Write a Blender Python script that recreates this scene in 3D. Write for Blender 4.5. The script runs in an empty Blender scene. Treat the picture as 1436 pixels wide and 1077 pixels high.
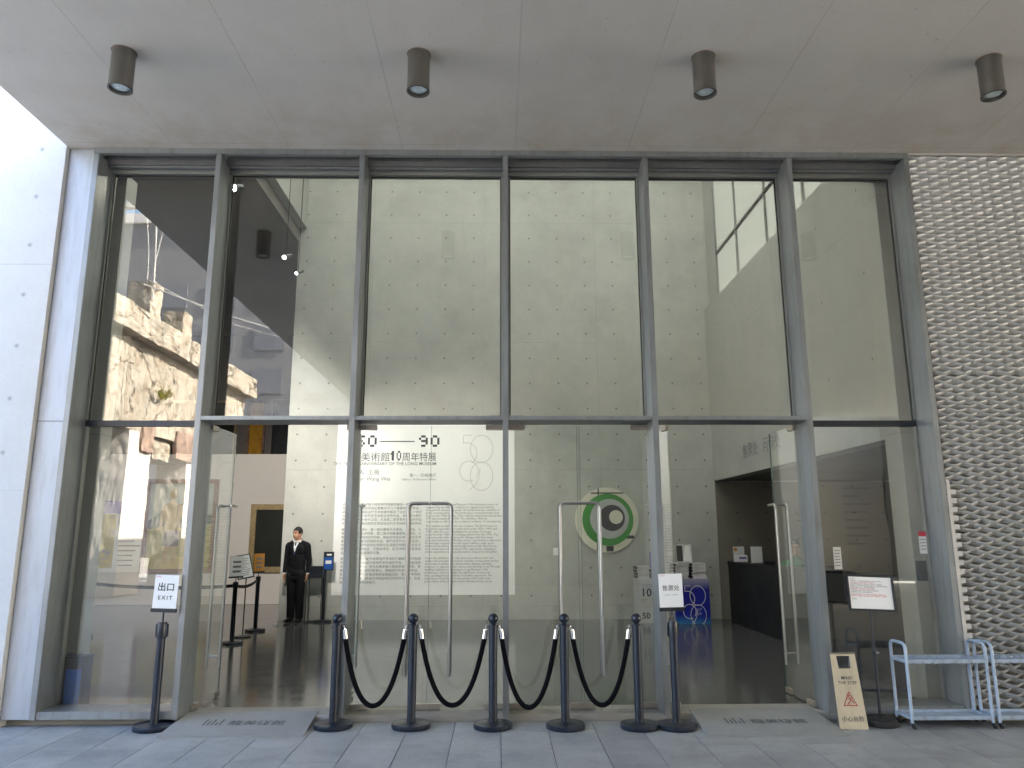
import bpy, bmesh, math, random
from math import sin, cos, radians, pi, sqrt, atan2
from mathutils import Vector, Matrix, noise
random.seed(7)
S = bpy.context.scene
COL = S.collection
# ---------------------------------------------------------------- camera
P, Yw, R_ = radians(11.3), radians(1.05), radians(.15)
fw = Vector((0, cos(P), sin(P))); up = Vector((0, -sin(P), cos(P))); ri = Vector((1, 0, 0))
rz = Matrix.Rotation(-Yw, 3, 'Z')
fw, up, ri = rz @ fw, rz @ up, rz @ ri
r2 = ri*cos(R_) - up*sin(R_); u2 = up*cos(R_) + ri*sin(R_)
cam = bpy.data.cameras.new('camera'); cam.sensor_width = 36; cam.lens = 36*1050/1436
cam.clip_start = .05; cam.clip_end = 1500
co = bpy.data.objects.new('camera', cam); COL.objects.link(co)
mw = Matrix.Identity(4)
for i in range(3):
    mw[i][0] = r2[i]; mw[i][1] = u2[i]; mw[i][2] = -fw[i]
mw[0][3], mw[1][3], mw[2][3] = 0, 0, 1.65
co.matrix_world = mw
S.camera = co
# ---------------------------------------------------------------- sky, sun, exposure
SUN_EL, SUN_AZ = 36, 84          # azimuth from +Y towards +X
W = bpy.data.worlds.new('World'); S.world = W; W.use_nodes = True
nt = W.node_tree; bg = nt.nodes['Background']
sk = nt.nodes.new('ShaderNodeTexSky'); sk.sky_type = 'NISHITA'; sk.sun_disc = False
sk.sun_elevation = radians(SUN_EL); sk.sun_rotation = radians(SUN_AZ); sk.dust_density = 2.5
nt.links.new(sk.outputs[0], bg.inputs[0]); bg.inputs[1].default_value = .12
sl = bpy.data.lights.new('sun', 'SUN'); sl.energy = 5.0; sl.angle = radians(.5); sl.color = (1, .95, .87)
so = bpy.data.objects.new('sun', sl); COL.objects.link(so)
sd = Vector((sin(radians(SUN_AZ))*cos(radians(SUN_EL)), cos(radians(SUN_AZ))*cos(radians(SUN_EL)), sin(radians(SUN_EL))))
so.rotation_euler = sd.to_track_quat('Z', 'Y').to_euler(); so.location = sd*60
S.view_settings.view_transform = 'Standard'; S.view_settings.look = 'None'
S.view_settings.gamma = 1; S.view_settings.use_curve_mapping = False
S.view_settings.exposure = 3.78
S.render.engine = 'CYCLES'
S.cycles.max_bounces = 12; S.cycles.diffuse_bounces = 6; S.cycles.glossy_bounces = 6
S.cycles.transparent_max_bounces = 24; S.cycles.transmission_bounces = 6
S.cycles.use_denoising = True
S.cycles.caustics_reflective = False; S.cycles.caustics_refractive = False
S.cycles.sample_clamp_indirect = 6

# ---------------------------------------------------------------- materials
class N:
    def __init__(s, name):
        s.m = bpy.data.materials.new(name); s.m.use_nodes = True
        s.t = s.m.node_tree; s.b = s.t.nodes['Principled BSDF']; s.out = s.t.nodes['Material Output']
    def n(s, ty, **k):
        o = s.t.nodes.new(ty)
        for a, v in k.items(): setattr(o, a, v)
        return o
    def l(s, a, b): s.t.links.new(a, b)
    def math(s, op, a, b=None, c=None):
        o = s.n('ShaderNodeMath', operation=op)
        for i, v in enumerate((a, b, c)):
            if v is None: continue
            if isinstance(v, (int, float)): o.inputs[i].default_value = v
            else: s.l(v, o.inputs[i])
        return o.outputs[0]
    def coord(s, kind='Object', scale=(1, 1, 1)):
        tc = s.n('ShaderNodeTexCoord'); mp = s.n('ShaderNodeMapping'); mp.inputs['Scale'].default_value = scale
        s.l(tc.outputs[kind], mp.inputs[0]); return mp.outputs[0]
    def noise(s, co, sc, det=4, rough=.55):
        o = s.n('ShaderNodeTexNoise'); o.inputs['Scale'].default_value = sc; o.inputs['Detail'].default_value = det
        o.inputs['Roughness'].default_value = rough; s.l(co, o.inputs['Vector']); return o.outputs['Fac']
    def ramp(s, f, stops):
        o = s.n('ShaderNodeValToRGB'); e = o.color_ramp.elements
        while len(e) < len(stops): e.new(.5)
        for i, (p, c) in enumerate(stops):
            e[i].position = p; e[i].color = (*c, 1) if len(c) == 3 else c
        s.l(f, o.inputs[0]); return o.outputs[0]
    def mix(s, f, a, b, mode='MIX'):
        o = s.n('ShaderNodeMix', data_type='RGBA', blend_type=mode)
        for i, v in ((0, f), (6, a), (7, b)):
            if isinstance(v, (int, float)): o.inputs[i].default_value = v
            elif isinstance(v, tuple): o.inputs[i].default_value = (*v, 1)
            else: s.l(v, o.inputs[i])
        return o.outputs[2]
    def bump(s, h, st=.3, dist=.01):
        o = s.n('ShaderNodeBump'); o.inputs['Strength'].default_value = st; o.inputs['Distance'].default_value = dist
        s.l(h, o.inputs['Height']); s.l(o.outputs[0], s.b.inputs['Normal'])
    def col(s, c):
        if isinstance(c, tuple): s.b.inputs['Base Color'].default_value = (*c, 1)
        else: s.l(c, s.b.inputs['Base Color'])
    def set(s, rough=None, metal=None, spec=None):
        if rough is not None: s.b.inputs['Roughness'].default_value = rough
        if metal is not None: s.b.inputs['Metallic'].default_value = metal
        if spec is not None: s.b.inputs['Specular IOR Level'].default_value = spec

def plain(name, c, rough=.5, metal=0, var=.12, sc=9, bump=.0, spec=.5, dirt=0):
    """one colour with slight uneven wear"""
    a = N(name); p = a.coord('Object'); f = a.noise(p, sc, 5)
    lo = tuple(x*(1-var) for x in c); hi = tuple(min(1, x*(1+var)) for x in c)
    cc = a.ramp(f, [(.3, lo), (.7, hi)])
    if dirt:
        cc = a.mix(a.ramp(a.noise(a.coord('Object', (6, 6, .8)), 2.5, 8, .7), [(.48, (0, 0, 0)), (.72, (dirt,)*3)]), cc, (.12, .10, .075))
        cc = a.mix(a.ramp(a.noise(p, 45, 3, .6), [(.66, (0, 0, 0)), (.72, (dirt,)*3)]), cc, tuple(x*.4 for x in c))
    a.col(cc); a.set(rough, metal, spec)
    rr = a.math('MULTIPLY_ADD', f, .25 if metal < .7 else .05, rough-(.12 if metal < .7 else .02)); a.l(rr, a.b.inputs['Roughness'])
    if bump: a.bump(a.noise(p, sc*12, 3), bump, .004)
    return a.m

def concrete(name, base, ax='XZ', ties=None, joints=None, stain=.12, rough=.75, tint=(1.0, .93, .82), crack=0, edge=0, hole=.85):
    """cast concrete: clouds, runs, pin holes; ties = (u0, du, v0, dv, r); joints = (u0, du, v0, dv)"""
    a = N(name)
    tc = a.n('ShaderNodeTexCoord'); sp = a.n('ShaderNodeSeparateXYZ'); a.l(tc.outputs['Object'], sp.inputs[0])
    ox = {'X': 0, 'Y': 1, 'Z': 2}; U, V = sp.outputs[ox[ax[0]]], sp.outputs[ox[ax[1]]]
    pc = tc.outputs['Object']
    big = a.noise(pc, .55, 6, .6); mid = a.noise(pc, 2.7, 8, .65); fine = a.noise(pc, 38, 4)
    st = a.coord('Object', (3.2, 3.2, .35) if 'Z' in ax else (2, .5, 1)); run = a.noise(st, 1.6, 6, .6)
    c = a.ramp(a.math('ADD', a.math('MULTIPLY', big, .6), a.math('MULTIPLY', mid, .4)),
               [(.3, tuple(x*(1-stain) for x in base)), (.52, base), (.75, tuple(min(1, x*(1+stain*.8)) for x in base))])
    c = a.mix(a.ramp(run, [(.55, (0, 0, 0)), (.8, (.35, .35, .35))]), c, tuple(base[i]*tint[i]*.82 for i in range(3)))
    c = a.mix(a.ramp(fine, [(.3, (.25, .25, .25)), (.5, (0, 0, 0))]), c, tuple(x*.8 for x in base))
    if edge:      # rusty water stains along the facade, speckles
        fe = a.math('SUBTRACT', 1, a.math('MULTIPLY', a.math('SUBTRACT', edge, V), .75)); fe.node.use_clamp = True
        c = a.mix(a.math('MULTIPLY', fe, a.ramp(a.noise(pc, 2.1, 7, .7), [(.42, (0, 0, 0)), (.66, (.6, .6, .6))])), c, (base[0]*.72, base[1]*.60, base[2]*.48))
        c = a.mix(a.ramp(a.noise(pc, 14, 3, .5), [(.70, (0, 0, 0)), (.74, (.5, .5, .5))]), c, tuple(x*.45 for x in base))
    # formwork panels of slightly different tone
    h = fine
    if joints:
        u0, du, v0, dv = joints
        pu = a.math('DIVIDE', a.math('SUBTRACT', U, u0), du); pv = a.math('DIVIDE', a.math('SUBTRACT', V, v0), dv)
        cm = a.n('ShaderNodeCombineXYZ'); a.l(a.math('FLOOR', pu), cm.inputs[0]); a.l(a.math('FLOOR', pv), cm.inputs[1])
        wn = a.n('ShaderNodeTexWhiteNoise'); a.l(cm.outputs[0], wn.inputs[0])
        c = a.mix(a.math('MULTIPLY', wn.outputs[0], .10), c, tuple(x*.72 for x in base))
        du_ = a.math('MULTIPLY', a.math('ABSOLUTE', a.math('SUBTRACT', a.math('FRACT', a.math('ADD', pu, .5)), .5)), du)
        dv_ = a.math('MULTIPLY', a.math('ABSOLUTE', a.math('SUBTRACT', a.math('FRACT', a.math('ADD', pv, .5)), .5)), dv)
        dd = a.math('MINIMUM', du_, dv_)
        br = a.noise(pc, 1.3, 3)
        wd = a.math('MULTIPLY', a.ramp(br, [(.35, (.0, .0, .0)), (.6, (1, 1, 1))]), .006)
        ln = a.math('LESS_THAN', dd, a.math('ADD', wd, .0012))
        c = a.mix(a.math('MULTIPLY', ln, .24), c, tuple(x*.35 for x in base))
    if ties:
        u0, du, v0, dv, r = ties
        fu = a.math('MULTIPLY', a.math('SUBTRACT', a.math('FRACT', a.math('ADD', a.math('DIVIDE', a.math('SUBTRACT', U, u0), du), .5)), .5), du)
        fv = a.math('MULTIPLY', a.math('SUBTRACT', a.math('FRACT', a.math('ADD', a.math('DIVIDE', a.math('SUBTRACT', V, v0), dv), .5)), .5), dv)
        d = a.math('SQRT', a.math('ADD', a.math('MULTIPLY', fu, fu), a.math('MULTIPLY', fv, fv)))
        mk = a.math('LESS_THAN', d, r)
        c = a.mix(a.math('MULTIPLY', mk, hole), c, (.05, .048, .042))
        rim = a.math('MULTIPLY', a.math('LESS_THAN', d, r*1.8), .18)
        c = a.mix(rim, c, tuple(x*.6 for x in base))
    if crack:
        vo = a.n('ShaderNodeTexVoronoi', feature='DISTANCE_TO_EDGE'); vo.inputs['Scale'].default_value = crack
        wp = a.n('ShaderNodeVectorMath', operation='ADD'); nz = a.n('ShaderNodeTexNoise'); nz.inputs['Scale'].default_value = 2.2; nz.inputs['Detail'].default_value = 6
        a.l(pc, nz.inputs['Vector']); a.l(pc, wp.inputs[0]); a.l(nz.outputs['Color'], wp.inputs[1]); a.l(wp.outputs[0], vo.inputs['Vector'])
        ck = a.math('LESS_THAN', vo.outputs['Distance'], a.math('MULTIPLY', a.math('SUBTRACT', a.noise(pc, 1.7, 5), .36), .16))
        c = a.mix(a.math('MULTIPLY', ck, .9), c, (.035, .028, .02))
        c = a.mix(a.ramp(a.noise(a.coord('Object', (1.2, 2.6, .35)), 1.9, 8, .7), [(.48, (0, 0, 0)), (.64, (.75, .75, .75))]), c, (.20, .15, .10))
        c = a.mix(a.ramp(a.noise(pc, 5.5, 8, .75), [(.55, (0, 0, 0)), (.64, (.65, .65, .65))]), c, (.16, .13, .10))
        c = a.mix(a.ramp(mid, [(.5, (0, 0, 0)), (.62, (.6, .6, .6))]), c, (.2, .15, .1))
        h = a.math('ADD', a.math('MULTIPLY', mid, 3), fine)
    a.col(c); a.set(rough, 0, .3); a.bump(h, .25 if not crack else .6, .004 if not crack else .05)
    return a.m

def glass(name, r0, tint, smudge=.02, scratch=False):
    """clear sheet: mostly passes light, Schlick reflection, faint dust on the surface"""
    a = N(name); a.t.nodes.remove(a.b)
    lw = a.n('ShaderNodeLayerWeight'); lw.inputs[0].default_value = .5
    f = a.math('MULTIPLY_ADD', a.math('POWER', lw.outputs['Facing'], 5), 1-r0, r0)
    tr = a.n('ShaderNodeBsdfTransparent'); tr.inputs[0].default_value = (*tint, 1)
    gl = a.n('ShaderNodeBsdfGlossy'); gl.inputs['Roughness'].default_value = 0.0; gl.inputs[0].default_value = (1, 1, 1, 1)
    p = a.coord('Object')
    bp = a.n('ShaderNodeBump'); bp.inputs['Strength'].default_value = .003; bp.inputs['Distance'].default_value = .02
    a.l(a.noise(p, .8, 1), bp.inputs['Height']); a.l(bp.outputs[0], gl.inputs['Normal'])
    m1 = a.n('ShaderNodeMixShader'); a.l(f, m1.inputs[0]); a.l(tr.outputs[0], m1.inputs[1]); a.l(gl.outputs[0], m1.inputs[2])
    di = a.n('ShaderNodeBsdfDiffuse'); di.inputs[0].default_value = (.75, .75, .72, 1)
    du = a.ramp(a.noise(p, 3, 8, .7), [(.45, (0, 0, 0)), (.8, (smudge*2.2,)*3)])
    m2 = a.n('ShaderNodeMixShader'); a.l(a.math('ADD', du, smudge*.35), m2.inputs[0])
    a.l(m1.outputs[0], m2.inputs[1]); a.l(di.outputs[0], m2.inputs[2]); a.l(m2.outputs[0], a.out.inputs[0])
    return a.m

M = {}
M['ceiling'] = concrete('canopy concrete', (.58, .565, .535), 'XY', joints=(-2.13, 1.15, -3.05, 5.0), stain=.1, edge=7.1)
M['wall_in'] = concrete('tall interior concrete', (.45, .46, .43), 'XZ', ties=(.63, .575, .49, .515, .016), joints=(-.3, 2.3, .3, 2.58), stain=.24)
M['wall_side'] = concrete('side interior concrete', (.41, .415, .39), 'YZ', ties=(8.2, 1.15, .49, 1.03, .014), joints=(7.9, 2.3, 2.65, 2.58), stain=.12)
M['wall_left'] = concrete('outer concrete', (.58, .585, .59), 'XZ', ties=(-4.6, .56, .36, .51, .018), joints=(-5.72, 2.24, -.14, 2.19), stain=.08, hole=.4)
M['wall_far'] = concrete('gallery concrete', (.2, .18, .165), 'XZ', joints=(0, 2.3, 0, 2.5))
M['wall_text'] = concrete('sunlit concrete', (.5, .46, .38), 'XZ', ties=(0, 1.15, .5, 1.03, .02), joints=(0, 2.3, .3, 2.6))
M['ruin'] = concrete('weathered ruin concrete', (.42, .375, .30), 'YZ', stain=.5, crack=.9)
M['ruin_column'] = concrete('ruin column concrete', (.56, .52, .45), 'YZ', stain=.22)
M['recess'] = concrete('recess concrete', (.2, .19, .16), 'XZ', ties=(.63, .575, .49, .515, .016))  # wall concrete darkened to hold the shade under the soffit
M['stone'] = concrete('threshold stone', (.30, .285, .26), 'XY', stain=.3, tint=(1.2, 1.0, .8))
M['dark_wall'] = plain('dark blocker', (.20, .20, .19), .8)
M['far_block'] = plain('far grey render', (.21, .205, .205), .8, 0, .05)
M['far_glass'] = plain('far window glass', (.17, .17, .18), .5)
M['roof'] = plain('roof membrane', (.25, .25, .25), .8)

def slab_mat(name, k):
    a = N(name); p = a.coord('Object'); 
    oi = a.n('ShaderNodeObjectInfo')
    ad = a.n('ShaderNodeVectorMath', operation='ADD'); mu = a.n('ShaderNodeVectorMath', operation='SCALE')
    cm = a.n('ShaderNodeCombineXYZ'); a.l(oi.outputs['Random'], cm.inputs[0]); a.l(oi.outputs['Random'], cm.inputs[2])
    a.l(cm.outputs[0], mu.inputs[0]); mu.inputs[3].default_value = 37; a.l(p, ad.inputs[0]); a.l(mu.outputs[0], ad.inputs[1]); q = ad.outputs[0]
    c = a.ramp(a.noise(q, 2.4, 8, .62), [(.28, (.20*k, .205*k, .21*k)), (.5, (.285*k, .29*k, .295*k)), (.75, (.36*k, .365*k, .37*k))])
    c = a.mix(a.ramp(a.noise(q, 9, 6, .6), [(.55, (0, 0, 0)), (.75, (.35, .35, .35))]), c, (.15*k, .15*k, .155*k))
    c = a.mix(a.ramp(a.noise(q, 60, 2), [(.3, (.3, .3, .3)), (.48, (0, 0, 0))]), c, (.12*k, .12*k, .125*k))
    c = a.mix(a.math('MULTIPLY', oi.outputs['Random'], .32), c, (.19*k, .20*k, .21*k))
    a.col(c); a.set(.55, 0, .4); a.bump(a.noise(q, 90, 3), .25, .003)
    return a.m
M['slab'] = slab_mat('grey granite slab', 1.12)
g = N('ground paving'); p = g.coord('Object'); bt = g.n('ShaderNodeTexBrick')
bt.inputs['Scale'].default_value = 1; bt.inputs['Brick Width'].default_value = .8; bt.inputs['Row Height'].default_value = .403
bt.inputs['Mortar Size'].default_value = .004; bt.inputs['Color1'].default_value = (.43, .41, .37, 1); bt.inputs['Color2'].default_value = (.36, .345, .315, 1)
bt.inputs['Mortar'].default_value = (.05, .05, .05, 1)
rt = g.n('ShaderNodeMapping'); rt.inputs['Rotation'].default_value = (0, 0, pi/2); g.l(p, rt.inputs[0]); g.l(rt.outputs[0], bt.inputs['Vector'])
g.col(g.mix(g.math('MULTIPLY', g.noise(p, .7, 6), .5), bt.outputs[0], (.2, .19, .17))); g.set(.6); M['ground'] = g.m
g = N('dark grout'); g.col((.035, .035, .035)); g.set(.9); M['grout'] = g.m
# polished interior floor
g = N('polished dark floor'); p = g.coord('Object')
g.col(g.ramp(g.noise(p, 3.5, 9, .7), [(.3, (.055, .056, .057)), (.7, (.10, .102, .104))]))
g.set(.12, 0, .7); g.l(g.math('MULTIPLY_ADD', g.noise(p, 6, 6), .14, .06), g.b.inputs['Roughness']); g.bump(g.noise(p, 9, 3), .03, .01); M['floor'] = g.m
M['frame'] = plain('grey painted steel', (.25, .27, .285), .38, .45, .10, 2.5, dirt=.45)
M['frame_in'] = plain('inner grey steel', (.26, .27, .26), .45, .3, .1, 2.5)
M['panel'] = plain('pale steel cover', (.42, .45, .50), .45, .35, .05, 1.2, dirt=.25)
M['head'] = plain('head steel', (.15, .155, .16), .45, .3)
M['dark_frame'] = plain('dark steel bar', (.03, .035, .045), .4, .3)
M['glass'] = glass('facade glass', .075, (.955, .96, .94), .012)
M['door_glass'] = glass('door glass', .05, (.95, .97, .955), .012)
M['glass_edge'] = plain('green glass edge', (.02, .09, .09), .2, 0)
M['steel'] = plain('brushed steel', (.42, .41, .40), .32, 1, .06, 20)
M['patch'] = plain('satin steel fitting', (.46, .42, .37), .38, .8, .08, 20)
M['chrome'] = plain('bright chrome', (.8, .8, .8), .12, 1, .03, 20)
M['black'] = plain('black powder coat', (.018, .022, .032), .38, .2, .25, 14)
M['navy'] = plain('blue black enamel', (.013, .019, .034), .36, .25, .3, 12, dirt=.25)
M['rope'] = plain('black velvet', (.004, .004, .006), .95, 0, .4, 160, .3, .1)
M['belt'] = plain('black webbing', (.012, .012, .014), .8, 0)
M['white'] = plain('white printed sheet', (.80, .81, .82), .45, 0, .015, 3)
M['poster'] = plain('white wall vinyl', (.84, .85, .85), .5, 0, .02, 1)
M['ink'] = plain('dark ink', (.03, .035, .05), .6, 0, .1)
M['ink_grey'] = plain('grey ink', (.16, .17, .18), .6, 0, .1)
M['ink_pale'] = plain('pale grey line', (.50, .51, .50), .6, 0, .05)
M['ink_body'] = plain('body text ink', (.08, .085, .09), .6, 0, .1)
M['ink_red'] = plain('red ink', (.6, .06, .09), .6, 0, .1)
M['red'] = plain('dark red sign ink', (.38, .03, .03), .5, 0, .1)
M['gold_panel'] = plain('gold tone steel board', (.66, .58, .43), .32, .35, .06, 6, dirt=.2)
M['lens'] = plain('frosted lamp lens', (.75, .85, .85), .25, 0, .1, 30)
M['lamp'] = plain('bronze grey lamp body', (.135, .13, .12), .42, .55, .1, 12)
M['cart'] = plain('pale blue grey paint', (.34, .42, .54), .42, .1, .10, 14, dirt=.5)
M['rubber'] = plain('black rubber', (.02, .02, .022), .6)
M['mesh'] = plain('silver anodised mesh', (.47, .475, .475), .52, .2, .05, 3)
M['mesh_back'] = plain('backing board', (.27, .26, .24), .9)
M['mesh_edge'] = plain('mesh edge trim', (.50, .49, .48), .45, .3, .1, 5)
M['art_green'] = plain('green enamel', (.05, .27, .045), .35, 0, .08, 4)
M['art_grey'] = plain('pale grey enamel', (.45, .47, .47), .3, 0, .04)
M['art_dark'] = plain('charcoal enamel', (.045, .045, .048), .35, 0, .1)
M['mirror_paint'] = plain('painted mirror cream', (.70, .69, .58), .25, 0, .03, 2)  # cream reflection of a mirror, painted as a flat colour
M['counter'] = plain('black counter laminate', (.010, .010, .011), .5, 0, .2, 3, 0, .3)
g = N('deep blue print'); g.b.inputs['Roughness'].default_value = .4; sp_ = g.n('ShaderNodeSeparateXYZ'); g.l(g.coord('Object'), sp_.inputs[0])
g.col(g.ramp(g.math('MULTIPLY', g.math('ADD', sp_.outputs[2], g.math('MULTIPLY', g.noise(g.coord('Object'), 3, 2), .12)), 1.2), [(.0, (.04, .30, .60)), (.25, (.01, .02, .36)), (.78, (.012, .015, .28)), (1.0, (.36, .36, .50))])); M['blue'] = g.m
M['bin_blue'] = plain('bright blue board', (.01, .09, .38), .5, 0, .1)
M['display_grey'] = plain('pale grey display', (.62, .62, .64), .5, 0, .05)
M['book'] = plain('grey book block', (.58, .57, .57), .6, 0, .12, 7)
M['book_dark'] = plain('dark book spine', (.06, .06, .06), .5)
M['book_violet'] = plain('violet cover', (.2, .15, .45), .5)
M['cloth_green'] = plain('green cloth', (.01, .17, .06), .8)
M['suit'] = plain('black suit cloth', (.009, .009, .012), .85, 0, .3, 30, .2, .2)
M['skin'] = plain('skin', (.50, .27, .17), .5, 0, .08, 12)
M['hair'] = plain('black hair', (.012, .010, .009), .55, 0, .4, 70, .5)
M['shirt'] = plain('white shirt', (.78, .78, .80), .7, 0, .03)
M['tie'] = plain('navy tie', (.012, .018, .06), .5)
M['shoe'] = plain('black leather', (.012, .011, .01), .3)
M['eye'] = plain('eye', (.02, .015, .012), .2)
M['lip'] = plain('lip', (.33, .12, .09), .5)
M['wood_frame'] = plain('red brown wood frame', (.19, .085, .045), .45, 0, .25, 14, .1)
M['gold_frame'] = plain('gold frame', (.42, .32, .17), .4, .5, .2, 14)
M['partition'] = plain('white gallery wall', (.60, .57, .54), .8, 0, .03, 1)
M['yellow'] = plain('yellow print', (.55, .42, .04), .5, 0, .3, 5)
M['amber'] = plain('amber sign', (.50, .22, .02), .4, 0, .15)
M['rust'] = plain('rusted plate', (.22, .15, .11), .8, 0, .5, 6, .3)
M['leaf'] = plain('yellow green leaf', (.30, .32, .02), .6, 0, .3, 6)
M['twig'] = plain('dry twig', (.20, .10, .05), .8)
M['cable'] = plain('pale rope', (.5, .48, .44), .6)
M['ramp_plate'] = concrete('worn ramp plate', (.26, .26, .26), 'XY', stain=.25)
M['ramp_ink'] = plain('worn print', (.065, .07, .08), .7, 0, .4, 40)

def emis(name, c, s):
    a = N(name); a.t.nodes.remove(a.b); e = a.n('ShaderNodeEmission'); e.inputs[0].default_value = (*c, 1); e.inputs[1].default_value = s
    a.l(e.outputs[0], a.out.inputs[0]); return a.m
M['glow'] = emis('lit lamp', (1, .93, .8), 60)
M['glow2'] = emis('lit lamp strip', (1, .95, .88), 7)
g = N('translucent channel glass'); g.t.nodes.remove(g.b); t1 = g.n('ShaderNodeBsdfTranslucent'); t1.inputs[0].default_value = (.22, .23, .22, 1)
t2 = g.n('ShaderNodeBsdfDiffuse'); t2.inputs[0].default_value = (.22, .23, .22, 1); mx = g.n('ShaderNodeMixShader'); mx.inputs[0].default_value = .35
g.l(t1.outputs[0], mx.inputs[1]); g.l(t2.outputs[0], mx.inputs[2]); g.l(mx.outputs[0], g.out.inputs[0]); M['channel'] = g.m
g = N('added roof light sheet'); g.t.nodes.remove(g.b); t1 = g.n('ShaderNodeBsdfTranslucent'); t1.inputs[0].default_value = (.46, .47, .445, 1)
g.l(t1.outputs[0], g.out.inputs[0]); M['added_skylight'] = g.m

# ---------------------------------------------------------------- mesh helpers
def box(bm, x0, y0, z0, x1, y1, z1, M4=None):
    vs = [bm.verts.new((x, y, z)) for x in (x0, x1) for y in (y0, y1) for z in (z0, z1)]
    if M4 is not None:
        for v in vs: v.co = M4 @ v.co
    for f in ((0, 1, 3, 2), (4, 6, 7, 5), (0, 4, 5, 1), (2, 3, 7, 6), (0, 2, 6, 4), (1, 5, 7, 3)):
        bm.faces.new([vs[i] for i in f])
    return vs
def lathe(bm, prof, n=24, M4=None):
    """prof = [(r, z)...] around local z"""
    rings = []
    for r, z in prof:
        if r < 1e-6: rings.append([bm.verts.new((0, 0, z))])
        else: rings.append([bm.verts.new((r*cos(2*pi*i/n), r*sin(2*pi*i/n), z)) for i in range(n)])
    for a, b in zip(rings, rings[1:]):
        for i in range(n):
            j = (i+1) % n
            if len(a) == 1 and len(b) == 1: continue
            if len(a) == 1: bm.faces.new((a[0], b[j], b[i]))
            elif len(b) == 1: bm.faces.new((a[i], a[j], b[0]))
            else: bm.faces.new((a[i], a[j], b[j], b[i]))
    if M4 is not None:
        for r in rings:
            for v in r: v.co = M4 @ v.co
def tube(bm, pts, r, n=8, caps=True):
    pts = [Vector(p) for p in pts]; rings = []
    rr = r if isinstance(r, (list, tuple)) else [r]*len(pts)
    nrm = None
    for i, p in enumerate(pts):
        a = pts[max(i-1, 0)]; b = pts[min(i+1, len(pts)-1)]; d = (b-a).normalized()
        if nrm is None:
            nrm = d.orthogonal().normalized()
        nrm = (nrm - d*nrm.dot(d)).normalized(); bi = d.cross(nrm)
        rings.append([bm.verts.new(p + (nrm*cos(2*pi*k/n) + bi*sin(2*pi*k/n))*rr[i]) for k in range(n)])
    for a, b in zip(rings, rings[1:]):
        for k in range(n): bm.faces.new((a[k], a[(k+1) % n], b[(k+1) % n], b[k]))
    if caps: bm.faces.new(rings[0][::-1]); bm.faces.new(rings[-1])
def arc(pts, rad, seg=5):
    """round the inner corners of a polyline"""
    pts = [Vector(p) for p in pts]; out = [pts[0]]
    for i in range(1, len(pts)-1):
        p = pts[i]; a = (pts[i-1]-p); b = (pts[i+1]-p); ra = min(rad, a.length*.49, b.length*.49)
        A = p+a.normalized()*ra; B = p+b.normalized()*ra
        for k in range(seg+1):
            t = k/seg; out.append(A*(1-t)**2 + p*2*t*(1-t) + B*t*t)
    out.append(pts[-1]); return out
def prism(bm, poly, y0, y1, M4=None):
    """polygon in x,z extruded along y"""
    a = [bm.verts.new((x, y0, z)) for x, z in poly]; b = [bm.verts.new((x, y1, z)) for x, z in poly]
    n = len(poly); bm.faces.new(a); bm.faces.new(b[::-1])
    for i in range(n): bm.faces.new((a[i], b[i], b[(i+1) % n], a[(i+1) % n]))
    if M4 is not None:
        for v in a+b: v.co = M4 @ v.co
def disc(bm, cx, cz, r, y0, y1, n=64):
    prism(bm, [(cx+r*cos(2*pi*i/n), cz+r*sin(2*pi*i/n)) for i in range(n)], y0, y1)
def obj(name, bm, mat, parent=None, bev=0, smooth=False, loc=None):
    bmesh.ops.recalc_face_normals(bm, faces=bm.faces)
    if bev: bmesh.ops.bevel(bm, geom=[e for e in bm.edges if len(e.link_faces) == 2 and e.calc_face_angle(0) > .5], offset=bev, segments=2, affect='EDGES', clamp_overlap=True)
    me = bpy.data.meshes.new(name); bm.to_mesh(me); bm.free()
    for m in (mat if isinstance(mat, list) else [mat]): me.materials.append(m)
    if smooth:
        me.polygons.foreach_set('use_smooth', [True]*len(me.polygons))
        me.set_sharp_from_angle(angle=radians(40))
    o = bpy.data.objects.new(name, me); COL.objects.link(o)
    if parent: o.parent = parent
    if loc: o.location = loc
    return o
def B(name, b, mat, parent=None, bev=0, M4=None):
    bm = bmesh.new(); box(bm, *b, M4); return obj(name, bm, mat, parent, bev)
def T(name, pts, r, mat, parent=None, n=8):
    bm = bmesh.new(); tube(bm, pts, r, n); return obj(name, bm, mat, parent, smooth=True)
def tag(o, label=None, cat=None, group=None, kind=None):
    for k, v in (('label', label), ('category', cat), ('group', group), ('kind', kind)):
        if v: o[k] = v
    return o
def thing(name, label, cat, loc=(0, 0, 0), rz=0, group=None):
    o = bpy.data.objects.new(name, None); COL.objects.link(o); o.location = loc; o.rotation_euler = (0, 0, rz)
    o.empty_display_size = .1
    return tag(o, label, cat, group)
def copy_tree(o, parent=None, skip=()):
    c = o.copy(); COL.objects.link(c); c.parent = parent
    for ch in list(o.children):
        if ch.name.split('.')[0] not in skip: copy_tree(ch, c)
    return c
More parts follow.
